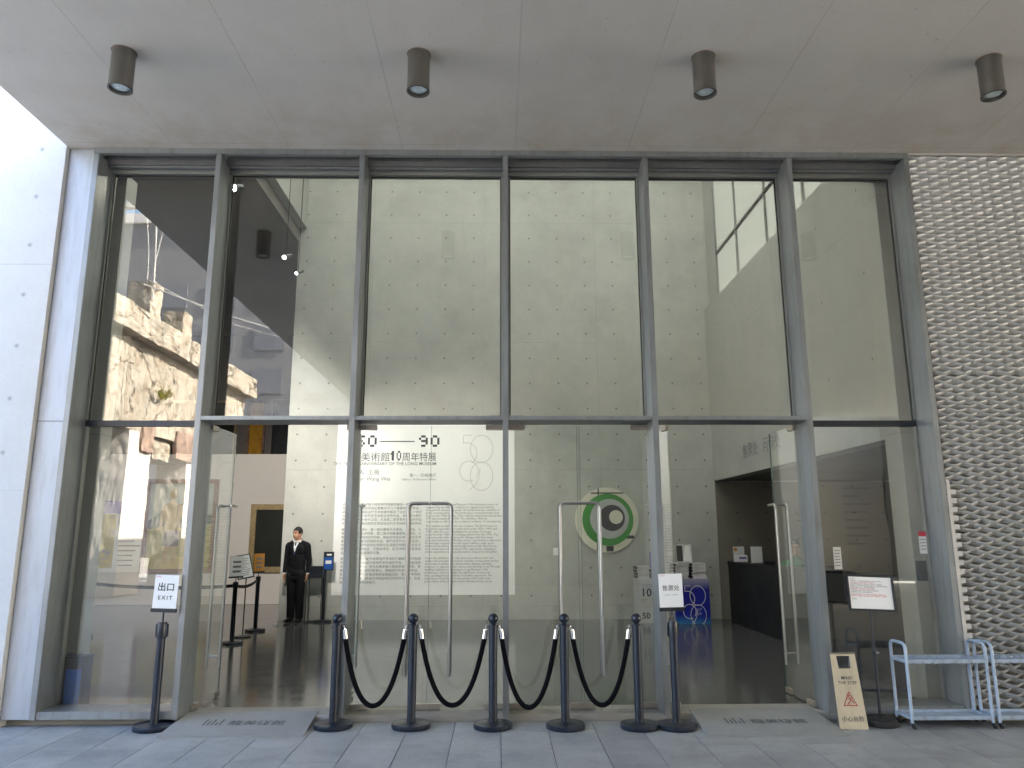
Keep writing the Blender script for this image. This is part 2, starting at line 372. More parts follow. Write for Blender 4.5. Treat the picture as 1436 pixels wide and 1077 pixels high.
def text(name, body, size, mat, parent, loc, facing=-1, align='LEFT', res=2, spacing=1.0, bold=0, rx=0, width=None, M4=None, line=1.0, xs=1.0):
    """flat lettering mesh; facing -1 = readable from -Y"""
    cu = bpy.data.curves.new(name, 'FONT'); cu.body = body; cu.size = size; cu.align_x = align; cu.resolution_u = res
    cu.space_character = spacing; cu.offset = bold; cu.space_line = line; cu.fill_mode = 'FRONT'
    if width: cu.text_boxes[0].width = width
    tmp = bpy.data.objects.new('tmp', cu); COL.objects.link(tmp)
    dg = bpy.context.evaluated_depsgraph_get(); me = bpy.data.meshes.new_from_object(tmp.evaluated_get(dg))
    bpy.data.objects.remove(tmp); me.name = name; me.materials.clear(); me.materials.append(mat)
    me.transform(Matrix.Scale(xs, 4, (1, 0, 0)))
    me.transform(Matrix.Rotation(pi/2, 4, 'X'))
    if facing > 0: me.transform(Matrix.Rotation(pi, 4, 'Z'))
    if M4 is not None: me.transform(M4)
    o = bpy.data.objects.new(name, me); COL.objects.link(o); o.location = loc
    if parent: o.parent = parent
    return o
def ribbon(bm, pts, w, y, closed=False):
    """flat stroke in x,z at depth y"""
    pts = [Vector((p[0], p[1])) for p in pts]; n = len(pts); L = []; Rr = []
    for i, p in enumerate(pts):
        a = pts[i-1] if (i or closed) else p; b = pts[(i+1) % n] if (i < n-1 or closed) else p
        d = (b-a).normalized(); q = Vector((-d.y, d.x))*w/2
        L.append(bm.verts.new((p.x+q.x, y, p.y+q.y))); Rr.append(bm.verts.new((p.x-q.x, y, p.y-q.y)))
    for i in range(n if closed else n-1):
        j = (i+1) % n; bm.faces.new((L[i], Rr[i], Rr[j], L[j]))

FY, GY, HZ = 7.05, 7.36, 5.5
MX = [-4.07, -2.84, -1.39, .068, 1.50, 2.985, 4.20]
BY = 14.75
# ================================================================ SETTING
B('ground', (-400, -400, -.6, 400, 400, -.014), M['ground']); tag(bpy.data.objects['ground'], kind='structure')
pv = B('pavement', (-5.65, 2.38, -.013, 6.9, 7.17, -.008), M['grout']); tag(pv, kind='structure')
first = {}
for k in range(-14, 17):
    x0 = .023+.403*k; y = 7.168; j = 0
    off = random.choice((.35, .8, 1.2, 1.6))
    while y > 2.42:
        L = off if j == 0 else 1.6
        L = min(L, y-2.4)
        key = round(L, 2)
        if key not in first:
            bm = bmesh.new(); box(bm, .002, -L+.0015, -.008, .401, -.0015, 0); me = obj('paving_slab', bm, M['slab'], pv, .0015); first[key] = me; o = me
        else:
            o = first[key].copy(); COL.objects.link(o); o.parent = pv
        o.location = (x0, y, random.uniform(-.0012, .0012)); y -= L; j += 1
# threshold step, irregular front edge
bm = bmesh.new(); N_ = 110; prevs = None
for i in range(N_+1):
    x = -4.36+(4.36+4.22)*i/N_
    e = random.uniform(-.004, .006); zt = .058+random.uniform(-.002, .002)
    row = [bm.verts.new((x, 7.172+e, -.01)), bm.verts.new((x, 7.176+e, zt-.014+random.uniform(-.004, .004))), bm.verts.new((x, 7.19+e, zt)), bm.verts.new((x, 7.52, .06))]
    if prevs:
        for a in range(3): bm.faces.new((prevs[a], row[a], row[a+1], prevs[a+1]))
    prevs = row
tag(obj('threshold', bm, M['stone'], smooth=True), kind='structure')
# canopy ceiling: wide slab over the entrance, a long arm to the back at the left
bm = bmesh.new(); box(bm, -4.36, -10.15, HZ, 24, 7.36, HZ+.4); tag(obj('ceiling', bm, M['ceiling']), kind='structure')
bm = bmesh.new(); box(bm, -4.36, -13.2, HZ, -1.6, -10.152, HZ+.4); tag(obj('ceiling_arm', bm, M['ceiling']), kind='structure')
tag(B('interior_floor', (-11.5, 7.49, -.3, 9.2, 23, .056), M['floor']), kind='structure')
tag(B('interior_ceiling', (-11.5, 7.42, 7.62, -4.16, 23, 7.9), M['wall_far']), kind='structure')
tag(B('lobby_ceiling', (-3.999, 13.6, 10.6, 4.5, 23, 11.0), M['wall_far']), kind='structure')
lsk = thing('added_lobby_skylight', 'unseen translucent roof light added to brighten the lobby', 'added_skylight', (0, 0, 0))  # out of view, added so daylight fills the lobby
for i in range(6): B('added_skylight_panel', (-3.98+i*1.413, 7.44, 10.62, -3.98+(i+1)*1.413+.001, 13.598, 10.65), M['added_skylight'], lsk)

# walls are things
def wall(name, b, mat, label, cat='wall'):
    return tag(B(name, b, mat), label, cat)
wall('concrete_wall', (-4.15, BY, .0, 8.9, BY+.35, 10.6), M['wall_in'], 'tall pale grey concrete wall with rows of tie holes at the back of the lobby')
bm = bmesh.new(); box(bm, 4.24, 7.42, 2.65, 4.5, BY-.002, 6.16); tag(obj('hanging_wall', bm, M['wall_side']), 'concrete side wall hanging above the ticket counter, below the bright clerestory', 'wall')
tag(B('hanging_wall_head', (4.24, 7.42, 10.35, 4.5, BY-.002, 10.6), M['wall_side']), 'concrete edge above the clerestory glazing', 'wall')
wall('outer_wall', (-16, 7.02, 0, -4.362, 7.42, 7.9), M['wall_left'], 'pale outer concrete wall left of the glazed entrance, washed out by daylight')
wall('front_upper_wall', (-4.36, 7.42, 5.52, 4.5, 7.60, 11.0), M['wall_far'], 'concrete wall of the museum above the canopy')
wall('lobby_side_wall', (-4.36, 7.61, 7.905, -4.0, 22.9, 11.0), M['wall_side'], 'concrete wall over the gallery opening at the left of the lobby')
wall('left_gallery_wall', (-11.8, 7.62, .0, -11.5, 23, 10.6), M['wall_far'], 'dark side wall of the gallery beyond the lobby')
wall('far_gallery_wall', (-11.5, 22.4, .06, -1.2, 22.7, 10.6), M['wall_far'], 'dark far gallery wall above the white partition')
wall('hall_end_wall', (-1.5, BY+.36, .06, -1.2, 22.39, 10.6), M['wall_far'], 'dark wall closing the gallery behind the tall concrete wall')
wall('corner_pier', (-4.36, 7.62, .06, -4.04, 7.85, 5.5), M['wall_side'], 'grey green concrete pier behind the left end of the glazing')
wall('right_pier', (4.08, 7.48, .06, 4.235, 7.80, 5.5), M['wall_side'], 'narrow concrete pier behind the right end of the glazing')
wall('sun_block_wall', (9.21, 7.1, 0, 26, 7.35, 5.495), M['mesh_back'], 'unseen plain wall added beyond the mesh cladding, under the sun blocking roof')  # wall added out of view, part of the wing that blocks the sun
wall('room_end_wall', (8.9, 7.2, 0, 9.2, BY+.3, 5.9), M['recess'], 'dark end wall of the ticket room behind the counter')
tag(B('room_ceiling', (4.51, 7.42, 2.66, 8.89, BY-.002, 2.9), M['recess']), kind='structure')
tag(B('room_shade_roof', (4.51, 7.37, 5.5, 26, BY, 5.9), M['roof']), kind='structure')  # roof carried far right, out of view, to keep sun off the pavement
tag(B('room_front_wall', (4.24, 7.16, .0, 9.2, 7.35, 5.495), M['mesh_back']), 'plain board wall behind the silver mesh cladding', 'wall')
tag(B('recess_shade_sheet', (4.252, BY-.03, .06, 8.88, BY-.002, 2.64), M['recess']), 'dark sheet on the concrete wall behind the ticket counter, soffit shade in its colour', 'wall')  # covers the back wall here; the shade is in the colour

# ================================================================ GLAZED FACADE
fac = thing('glazed_facade', 'grey steel and glass entrance front of six tall bays with doors below', 'glass facade', (0, 0, 0))
for i, x in enumerate(MX):
    B('mullion', (x-.027, FY, .062, x+.027, GY+.04, 5.438), M['frame'], fac, .003)
B('fascia', (-4.098, FY-.004, 5.44, 4.228, FY+.05, 5.498), M['frame'], fac, .002)
B('cover_panel', (-4.355, FY+.03, .062, -4.10, FY+.08, 5.495), M['panel'], fac)
B('cover_joint', (-4.355, FY+.027, 2.70, -4.10, FY+.0295, 2.706), M['dark_frame'], fac)
for i in range(6):
    a, b = MX[i]+.0275, MX[i+1]-.0275
    B('head_beam', (a, FY+.16, 5.40, b, FY+.19, 5.497), M['head'], fac)
    B('head_rail', (a, FY+.19, 5.385, b, FY+.24, 5.41), M['frame'], fac, .003)
    B('head_frame', (a, GY-.05, 5.35, b, GY+.05, 5.497), M['frame_in'], fac)
    bm = bmesh.new(); box(bm, a+.002, GY-.006, 2.755 if 0 < i < 5 else 2.74, b-.002, GY+.006, 5.352); obj('glass_pane', bm, M['glass'], fac)
    B('gasket', (a+.018, GY-.012, 2.756 if 0 < i < 5 else 2.749, a+.026, GY+.012, 5.349), M['rubber'], fac); B('gasket', (b-.026, GY-.012, 2.756 if 0 < i < 5 else 2.749, b-.018, GY+.012, 5.349), M['rubber'], fac); B('gasket', (a+.027, GY-.012, 5.341, b-.027, GY+.012, 5.349), M['rubber'], fac)
    for s, e in ((a, a+.018), (b-.018, b)):
        B('jamb', (s, GY-.035, 2.76, e, GY+.035, 5.349), M['frame_in'], fac)
    if 0 < i < 5:
        B('transom', (a, FY+.003, 2.713, b, GY+.04, 2.750), M['frame'], fac, .002)
    else:
        bm = bmesh.new(); box(bm, a+.002, GY-.006, .13, b-.002, GY+.006, 2.70); obj('glass_pane', bm, M['glass'], fac)
        B('transom_bar', (a, GY-.03, 2.69, b, GY+.03, 2.748), M['dark_frame'], fac, .003)
        B('sill', (a, FY+.012, .062, b, GY+.03, .128), M['frame'], fac, .004)
        B('lower_jamb', (a, GY-.03, .13, a+.02, GY+.03, 2.69), M['frame_in'], fac); B('lower_jamb', (b-.02, GY-.03, .13, b, GY+.03, 2.69), M['frame_in'], fac)
# small clamps of the pane joint above the transom
for x in (-.09, .10): B('pane_clamp', (x, GY-.02, 2.755, x+.14, GY+.02, 2.80), M['frame'], fac, .003)
LW = .70
def make_leaf():
    """leaf in local coordinates: hinge at x=0, free edge at x=LW, hung in the x,z plane"""
    d = bpy.data.objects.new('door', None); COL.objects.link(d); d.parent = fac; d.empty_display_size = .1
    bm = bmesh.new(); box(bm, .004, -.006, .075, LW, .006, 2.70); obj('door_pane', bm, M['door_glass'], d)
    B('pane_edge', (LW, -.006, .12, LW+.002, .006, 2.699), M['glass_edge'], d)
    B('top_patch', (.0, -.017, 2.655, .165, .017, 2.705), M['patch'], d, .003)
    B('bottom_patch', (.0, -.017, .066, .165, .017, .115), M['patch'], d, .003)
    B('lock_patch', (LW-.13, -.017, .066, LW, .017, .115), M['patch'], d, .003)
    for s in (-1, 1):
        y = s*.062
        T('handle', arc([(LW-.205, y, .36), (LW-.205, y, 1.94), (LW-.01, y, 1.94)], .055), .0145, M['steel'], d, 10)
        T('handle_post', [(LW-.205, y, .47), (LW-.205, 0, .47)], .008, M['steel'], d)
        T('handle_post', [(LW-.03, y, 1.94), (LW-.03, 0, 1.94)], .008, M['steel'], d)
    return d
leaf0 = make_leaf()
leaves = [(-1.362, 0, 0), (.040, 1, 0), (.098, 0, 0), (1.472, 1, 0)]
k = 0
def place_leaf(x, y, ang, flip):
    global k
    d = leaf0 if k == 0 else copy_tree(leaf0, fac)
    k += 1
    d.location = (x, y, 0); d.rotation_euler = (0, 0, ang)
for x, fl, a in leaves: place_leaf(x, GY, pi if fl else 0, fl)
for x, a in ((-2.812, 90), (-1.475, 90), (1.672, 94), (2.938, 90)): place_leaf(x, GY-.03, radians(a), 0)
# paper notice stuck on the glass, red topped sticker on the end jamb
nt_ = thing('paper_notice', 'small white paper notice stuck inside the right hand glass bay', 'notice', (3.27, GY-.009, 1.41))
B('sheet', (-.038, -.001, -.105, .038, 0, .105), M['white'], nt_)
for j in range(6): B('print_line', (-.028, -.0016, .07-j*.028, .02+random.uniform(0, .008), -.0012, .076-j*.028), M['ink_grey'], nt_)
nt_ = thing('safety_sticker', 'small white sticker with a red head at the right end of the last bay', 'sticker', (4.125, GY-.008, 1.56))
B('sheet', (-.045, -.001, -.11, .045, 0, .10), M['white'], nt_); B('red_head', (-.045, -.003, .055, .045, -.0015, .10), M['ink_red'], nt_)
for j in range(4): B('print_line', (-.035, -.003, .02-j*.03, .02, -.0015, .026-j*.03), M['ink_grey'], nt_)
tag(B('switch_box', (4.09, 7.42, 1.19, 4.19, 7.479, 1.38), M['black'], None, .004), 'small black box mounted on the narrow pier below the sticker', 'switch box')

# ================================================================ CLERESTORY
cl = thing('clerestory', 'band of tall white translucent glass panels above the side wall', 'window', (0, 0, 0))
ys = [13.9, 12.66, 11.2, 9.75, 8.3, 7.44]
B('end_panel', (4.33, 13.9+.035, 6.2, 4.36, BY-.01, 10.34), M['wall_side'], cl)
for a, b in zip(ys, ys[1:]):
    for z0, z1 in ((6.2, 7.02), (7.07, 10.3)):
        B('glass_panel', (4.30, b+.02, z0, 4.33, a-.02, z1), M['channel'], cl)
for y in ys: B('post', (4.27, y-.02, 6.17, 4.35, y+.02, 10.34), M['frame_in'], cl)
B('rail', (4.265, 7.46, 7.025, 4.32, 13.88, 7.065), M['book_dark'], cl)

# ================================================================ MESH CLADDING
ms = thing('mesh_cladding', 'silver expanded metal mesh cladding on the wall right of the entrance', 'mesh cladding', (0, 0, 0))
pit, rowh = .211, .0405
def strand_mesh(x0, x1, ph):
    bm = bmesh.new(); n = int((x1-x0)/pit*10); pr = None
    for i in range(n+1):
        x = x0+(x1-x0)*i/n; t = ((x-x0)/pit+ph) % 1
        w = (1-abs(2*t-1))*2-1; w = max(-1, min(1, w*1.25)); 
        zc = .0125*w
        tw = .013*cos(2*pi*t)*0
        sec = [(.022, -.020), (.010, -.010), (-.004, .002), (-.014, .012), (-.016, .020)]
        row = [bm.verts.new((x, dy+.019*w*.7, zc+dz)) for dy, dz in sec]
        if pr:
            for a in range(4): bm.faces.new((pr[a], row[a], row[a+1], pr[a+1]))
        pr = row
    o = obj('strand', bm, M['mesh'], ms, smooth=True); 
    mo = o.modifiers.new('t', 'SOLIDIFY'); mo.thickness = .002
    return o
sA = strand_mesh(4.235, 6.9, 0); sB = strand_mesh(4.235, 6.9, .5)
dg = bpy.context.evaluated_depsgraph_get()
for s in (sA, sB):
    me = bpy.data.meshes.new_from_object(s.evaluated_get(dg)); s.modifiers.clear(); s.data = me
    me.polygons.foreach_set('use_smooth', [True]*len(me.polygons)); me.set_sharp_from_angle(angle=radians(50))
z = .13; i = 0
while z < 5.46:
    o = (sA, sB)[i % 2]
    if i > 1: o = o.copy(); COL.objects.link(o); o.parent = ms
    o.location = (0, FY+.035+random.uniform(-.001, .001), z); i += 1
    z += rowh if abs(z-3.12) > .021 else rowh+.012
B('edge_trim', (4.229, FY-.004, .10, 4.262, FY+.002, 2.14), M['mesh_edge'], ms)
for q in range(24): B('edge_tab', (4.262, FY-.002, .14+q*.081, 4.262+.05, FY+.004, .185+q*.081), M['mesh'], ms, .001)
B('top_trim', (4.23, FY-.005, 5.474, 6.9, FY+.06, 5.497), M['mesh_edge'], ms)
B('plinth', (4.235, FY+.01, 0, 6.9, FY+.10, .09), M['stone'], ms)
for z in (3.14, ): B('panel_seam', (4.235, FY+.055, z-.004, 6.9, FY+.07, z+.004), M['dark_frame'], ms)

# ================================================================ DOWNLIGHTS
LX = [(-3.048, 'leftmost surface mounted cylinder downlight, nearest the bright left wall'), (-.654, 'second cylinder downlight from the left under the canopy'),
      (1.685, 'third cylinder downlight from the left under the canopy'), (4.066, 'rightmost cylinder downlight, in front of the mesh cladding')]
dl = thing('downlight', LX[0][1], 'ceiling light', (LX[0][0], 5.50, 5.5), 0, 'cylinder downlights under the canopy')
bm = bmesh.new(); lathe(bm, [(0, -.001), (.09, -.001), (.09, -.318), (.094, -.320), (.094, -.335), (.082, -.337), (.080, -.31), (.06, -.305), (0, -.305)], 32); obj('housing', bm, M['lamp'], dl, smooth=True)
bm = bmesh.new(); lathe(bm, [(0, -.318), (.04, -.320), (.068, -.312), (.074, -.306)], 28); obj('lens', bm, M['lens'], dl, smooth=True)
bm = bmesh.new(); lathe(bm, [(.0, -.0005), (.098, -.0005), (.098, -.004), (.0, -.004)], 28); obj('mount', bm, M['rust'], dl)
for x, lb in LX[1:]:
    c = copy_tree(dl); c.location = (x, 5.50, 5.5); c['label'] = lb

# ================================================================ RAMP PLATES
def ramp(x0, x1, y0, lb):
    t = thing('ramp_plate', lb, 'ramp plate', ((x0+x1)/2, y0, 0), 0, 'ramp plates at the open doorways')
    w = (x1-x0)/2; dd = 7.30-y0; me = bmesh.new()
    a = [me.verts.new(p) for p in ((-w, 0, .0), (w, 0, .0), (w, 0, .012), (-w, 0, .012), (-w+.02, dd, 0), (w-.02, dd, 0), (w-.02, dd, .071), (-w+.02, dd, .071))]
    for f in ((0, 1, 2, 3), (3, 2, 6, 7), (1, 5, 6, 2), (0, 3, 7, 4), (5, 4, 7, 6)): me.faces.new([a[i] for i in f])
    obj('plate', me, M['ramp_plate'], t)
    sl = math.atan2(.059, dd)
    Rm = Matrix.Rotation(-pi/2+sl, 4, 'X')
    yy = dd*.42; zz = .012+.059*.42+.0015
    text('lettering', '龍美術館', .125, M['ramp_ink'], t, (-.12, yy-.0, zz), M4=Rm, bold=.001)
    bm = bmesh.new()
    for j, (a0, b0) in enumerate(((0, .14), (.035, .10), (.07, .14), (.105, .06), (.14, .14))):
        box(bm, -.33+a0, 0, -.002+0, -.315+a0, .0005, b0)
    o = obj('emblem', bm, M['ramp_ink'], t); o.data.transform(Rm); o.location = (0, yy, zz)
    o['kind'] = 'stuff'
    return t
ramp(-2.83, -1.62, 6.70, 'thin grey ramp plate with worn lettering at the left open doorway')
ramp(1.73, 2.90, 6.58, 'thin grey ramp plate with worn lettering at the right open doorway')

# ================================================================ STANCHIONS AND ROPES
SP = [(-1.437, 7.0), (-.759, 6.985), (-.046, 6.955), (.583, 6.93), (1.223, 6.91)]
SL = ['leftmost black rope stanchion with ball top, beside the left ramp plate', 'second black ball topped stanchion from the left, before the left door handles',
      'middle black ball topped stanchion, before the central mullion', 'fourth black ball topped stanchion from the left, under the round artwork',
      'rightmost black ball topped stanchion, base touching the ticket sign post']
st = thing('stanchion', SL[0], 'stanchion', (*SP[0], 0), 0, 'black rope stanchions in a row')
bm = bmesh.new(); lathe(bm, [(0, .001), (.166, .001), (.17, .006), (.17, .032), (.163, .040), (.06, .047), (.045, .052), (0, .052)], 48); obj('base', bm, M['navy'], st, smooth=True)
bm = bmesh.new(); lathe(bm, [(0, .05), (.038, .05), (.038, .835), (0, .835)], 28); obj('pole', bm, M['navy'], st, smooth=True)
bm = bmesh.new(); lathe(bm, [(0, .832), (.044, .832), (.044, .848), (.05, .850), (.05, .856), (.026, .860), (.018, .874), (0, .874)], 28); obj('collar', bm, M['navy'], st, smooth=True)
bm = bmesh.new(); lathe(bm, [(0, .866)]+[(.0445*sin(a*pi/14), .909-.0445*cos(a*pi/14)) for a in range(1, 14)]+[(0, .9535)], 28); obj('ball', bm, M['navy'], st, smooth=True)
for s in (-1, 1): T('hook_ring', [(s*.046, 0, .852), (s*.058, 0, .856), (s*.066, 0, .848), (s*.064, 0, .838)], .004, M['chrome'], st, 6)
for (x, y), lb in zip(SP[1:], SL[1:]):
    c = copy_tree(st); c.location = (x, y, 0); c['label'] = lb; c.rotation_euler.z = random.uniform(-.08, .08)
RL = ['first black velvet rope from the left, slung in front of the left closed door', 'second black velvet rope from the left, hung before the printed wall text',
      'third black velvet rope from the left, just right of the central mullion', 'fourth black velvet rope, hung in front of the right closed door']
for i in range(4):
    (xa, ya), (xb, yb) = SP[i], SP[i+1]
    t = thing('velvet_rope', RL[i], 'rope', ((xa+xb)/2, (ya+yb)/2, 0), 0, 'black velvet ropes between the stanchions')
    L = (xb-xa)/2-.072; dy = (yb-ya)/2; zb = (.175, .18, .165, .185)[i]
    pts = []
    for q in range(25):
        u = -1+2*q/24; e = 4
        prof = (math.cosh(1.9*u)-1)/(math.cosh(1.9)-1)
        pts.append((u*L*(1 if abs(u) < 1 else 1), u*dy, zb+(.765-zb)*prof))
    T('rope_body', pts, .0215, M['rope'], t, 12)
    for s in (-1, 1):
        e = Vector(pts[0 if s < 0 else -1]); e2 = e+Vector((s*.004, 0, .05)); 
        T('end_cap', [e-Vector((s*.006, 0, .028)), e2], .023, M['chrome'], t, 12)
        T('snap_hook', [e2, e2+Vector((s*.001, 0, .018)), e2+Vector((s*.008, 0, .03)), e2+Vector((s*.012, 0, .02))], .0045, M['chrome'], t, 6)

# ================================================================ SIGN POSTS OUTSIDE
def sign_post(x, y, lb, lines, tilt, h=1.27, w=.212):
    t = thing('sign_post', lb, 'sign post', (x, y, 0), 0)
    bm = bmesh.new(); lathe(bm, [(0, .001), (.168, .001), (.172, .006), (.172, .030), (.165, .038), (.05, .046), (0, .046)], 48); obj('base', bm, M['navy'], t, smooth=True)
    bm = bmesh.new(); lathe(bm, [(0, .045), (.035, .045), (.035, .75), (0, .75)], 28); obj('pole', bm, M['navy'], t, smooth=True)
    bm = bmesh.new(); lathe(bm, [(0, .75), (.040, .75), (.043, .77), (.043, .87), (.038, .885), (0, .888)], 28); box(bm, -.05, -.02, .76, -.036, .02, .87); box(bm, .036, -.02, .76, .05, .02, .87)
    hd = obj('belt_head', bm, M['black'], t, smooth=True); hd['kind'] = 'stuff'
    T('sign_stem', [(0, 0, .88), (0, 0, .975)], .008, M['black'], t)
    R4 = Matrix.Translation((0, 0, .975)) @ Matrix.Rotation(tilt, 4, 'Y')
    B('holder_bar', (-w/2-.006, -.014, -.005, w/2+.006, .014, .028), M['black'], t, .002, R4)
    B('sign_board', (-w/2, -.004, .028, w/2, .004, .318), M['white'], t, .001, R4)
    for body, sz, xx, zz, mt, sp, bd in lines:
        text('lettering', body, sz, mt, t, (0, 0, 0), align='CENTER', spacing=sp, bold=bd, M4=R4 @ Matrix.Translation((xx, -.0052, zz)))
    return t
sign_post(-2.985, 7.0, 'black post with a white EXIT sign in front of the left fixed bay', [('出口', .078, 0, .185, M['ink'], 1.0, .0012), ('EXIT', .047, 0, .105, M['ink'], 1.45, .0008), ('龍美術館', .011, -.075, .298, M['ink_red'], 1, 0)], radians(2))
sign_post(1.545, 6.90, 'black post with a white ticket office sign beside the right open doorway', [('售票处', .052, 0, .175, M['ink_grey'], 1.0, .0006), ('TICKET  OFFICE', .016, 0, .130, M['ink_grey'], 1.1, 0), ('龍美術館', .011, -.072, .298, M['ink_red'], 1, 0)], radians(-1), 1.26)

# ================================================================ A-FRAME WARNING BOARD
af = thing('caution_board', 'beige folding floor board reading MIND THE STEP with a red triangle', 'caution sign', (3.045, 6.80, 0), radians(-3))
hgt = .60; lean = math.atan2(.13, hgt); L = sqrt(.13**2+hgt**2)
RA = Matrix.Rotation(-lean, 4, 'X')
bm = bmesh.new(); w0, w1 = .121, .107
def frame_face(bm, M4, y0, y1):
    def wx(z): return w0+(w1-w0)*z/L
    for poly in ([(-wx(0), 0), (wx(0), 0), (wx(L-.125), L-.125), (-wx(L-.125), L-.125)],
                 [(-wx(L-.125), L-.125), (-.052, L-.125), (-.058, L-.02), (-wx(L-.02), L-.02)],
                 [(.052, L-.125), (wx(L-.125), L-.125), (wx(L-.02), L-.02), (.058, L-.02)],
                 [(-wx(L-.02), L-.02), (wx(L-.02), L-.02), (wx(L), L), (-wx(L), L)]):
        prism(bm, poly, y0, y1, M4)
    bmesh.ops.remove_doubles(bm, verts=bm.verts, dist=.0005)
frame_face(bm, RA, 0, .008); obj('front_board', bm, M['gold_panel'], af)
bm = bmesh.new(); frame_face(bm, Matrix.Translation((0, .27, 0)) @ Matrix.Rotation(lean, 4, 'X'), -.008, 0); obj('back_board', bm, M['ink_grey'], af)
B('hinge', (-.11, .122, hgt-.004, .11, .148, hgt+.008), M['steel'], af, .002)
for body, sz, zz, bd, mt in (('MIND', .036, .400, 0, M['ink']), ('THE STEP', .036, .360, 0, M['ink']), ('小心台阶', .046, .066, .0002, M['ink'])):
    text('lettering', body, sz, mt, af, (0, 0, 0), align='CENTER', spacing=1.1, bold=.0003, M4=RA @ Matrix.Translation((.002, -.0015, zz)))
bm = bmesh.new(); tri = [(-.062, .185), (.062, .185), (0, .305)]; tin = [(-.050, .192), (.050, .192), (0, .289)]
vo = [bm.verts.new((x, -.0015, z)) for x, z in tri]; vi = [bm.verts.new((x, -.0015, z)) for x, z in tin]
for i in range(3): bm.faces.new((vo[i], vo[(i+1) % 3], vi[(i+1) % 3], vi[i]))
bm.transform(RA); obj('warning_triangle', bm, M['red'], af)
bm = bmesh.new()
ribbon(bm, [(.002, .255), (.010, .235), (-.004, .215), (-.020, .205)], .008, -.0015); ribbon(bm, [(.008, .235), (.022, .222), (.030, .205)], .007, -.0015)
ribbon(bm, [(.006, .25), (-.012, .238), (-.024, .243)], .005, -.0015); ribbon(bm, [(.006, .25), (.020, .246)], .005, -.0015)
vs = [bm.verts.new((-.004+.008*cos(a*pi/5), -.0015, .266+.008*sin(a*pi/5))) for a in range(10)]; bm.faces.new(vs)
ribbon(bm, [(-.03, .2), (-.006, .198)], .004, -.0015)
bm.transform(RA); o = obj('slipping_figure', bm, M['red'], af); o['kind'] = 'stuff'

# ================================================================ NOTICE STAND
ns = thing('notice_stand', 'black pole stand holding a framed notice with black and red lines', 'sign stand', (3.35, 6.95, 0))
bm = bmesh.new(); lathe(bm, [(0, .001), (.135, .001), (.14, .008), (.14, .045), (.125, .058), (.03, .066), (0, .066)], 40); o = obj('base', bm, M['rubber'], ns, smooth=True)
T('pole', [(0, 0, .06), (0, 0, .60)], .013, M['black'], ns, 12); T('upper_pole', [(0, 0, .60), (0, .0, .958)], .0095, M['black'], ns, 12)
T('pole_clamp', [(0, 0, .585), (0, 0, .62)], .018, M['black'], ns, 12); T('clamp_knob', [(.01, 0, .6), (.04, 0, .6)], .009, M['chrome'], ns, 8)
RN = Matrix.Translation((.02, 0, .955)) @ Matrix.Rotation(radians(2.2), 4, 'Y') @ Matrix.Rotation(radians(-8), 4, 'X')
pw, ph = .215, .32
bm = bmesh.new()
for b in ((-pw, -.012, 0, pw, .012, .02), (-pw, -.012, ph-.02, pw, .012, ph), (-pw, -.012, .02, -pw+.02, .012, ph-.02), (pw-.02, -.012, .02, pw, .012, ph-.02)): box(bm, *b)
bmesh.ops.remove_doubles(bm, verts=bm.verts, dist=.0004); bm.transform(RN); obj('picture_frame', bm, M['black'], ns)
B('sheet', (-pw+.019, -.005, .019, pw-.019, .002, ph-.019), M['white'], ns, 0, RN)
rows = [(.276, 'K', '温馨提示：'), (.258, 'K', '尊敬的观众：为保证良好的参观环境，请您配合以下规定。'), (.244, 'R', '入馆参观请出示门票并配合安检，谢谢合作。'), (.230, 'K', '请勿携带易燃易爆物品、管制刀具、宠物入馆，请勿吸烟。'),
        (.216, 'K', '请将雨伞、大件行李及背包寄存在指定地点，贵重物品请随身保管。'), (.202, 'K', '馆内禁止使用闪光灯、三脚架及自拍杆拍照，'), (.188, 'R', '请勿触摸展品、围栏及展柜，请勿大声喧哗。'), (.174, 'K', '儿童请在家长陪同下参观，请勿在展厅内追逐打闹。'),
        (.160, 'K', '请勿在展厅内饮食，饮用水请置于包内。'), (.140, 'R', '如遇紧急情况请听从工作人员指挥，有序疏散，注意脚下台阶。'), (.126, 'R', '闭馆前三十分钟停止入场，每周一闭馆，节假日除外，敬请谅解。'), (.100, 'K', '龍美術館')]
for c in 'KR':
    bodies = [(z_, s_) for z_, cc, s_ in rows if cc == c]
    for z_, s_ in bodies:
        text('notice_text', s_, .0115, M['ink_grey' if c == 'K' else 'ink_red'], ns, (0, 0, 0), M4=RN @ Matrix.Translation((-pw+.035, -.0062, z_-.0)), res=1)

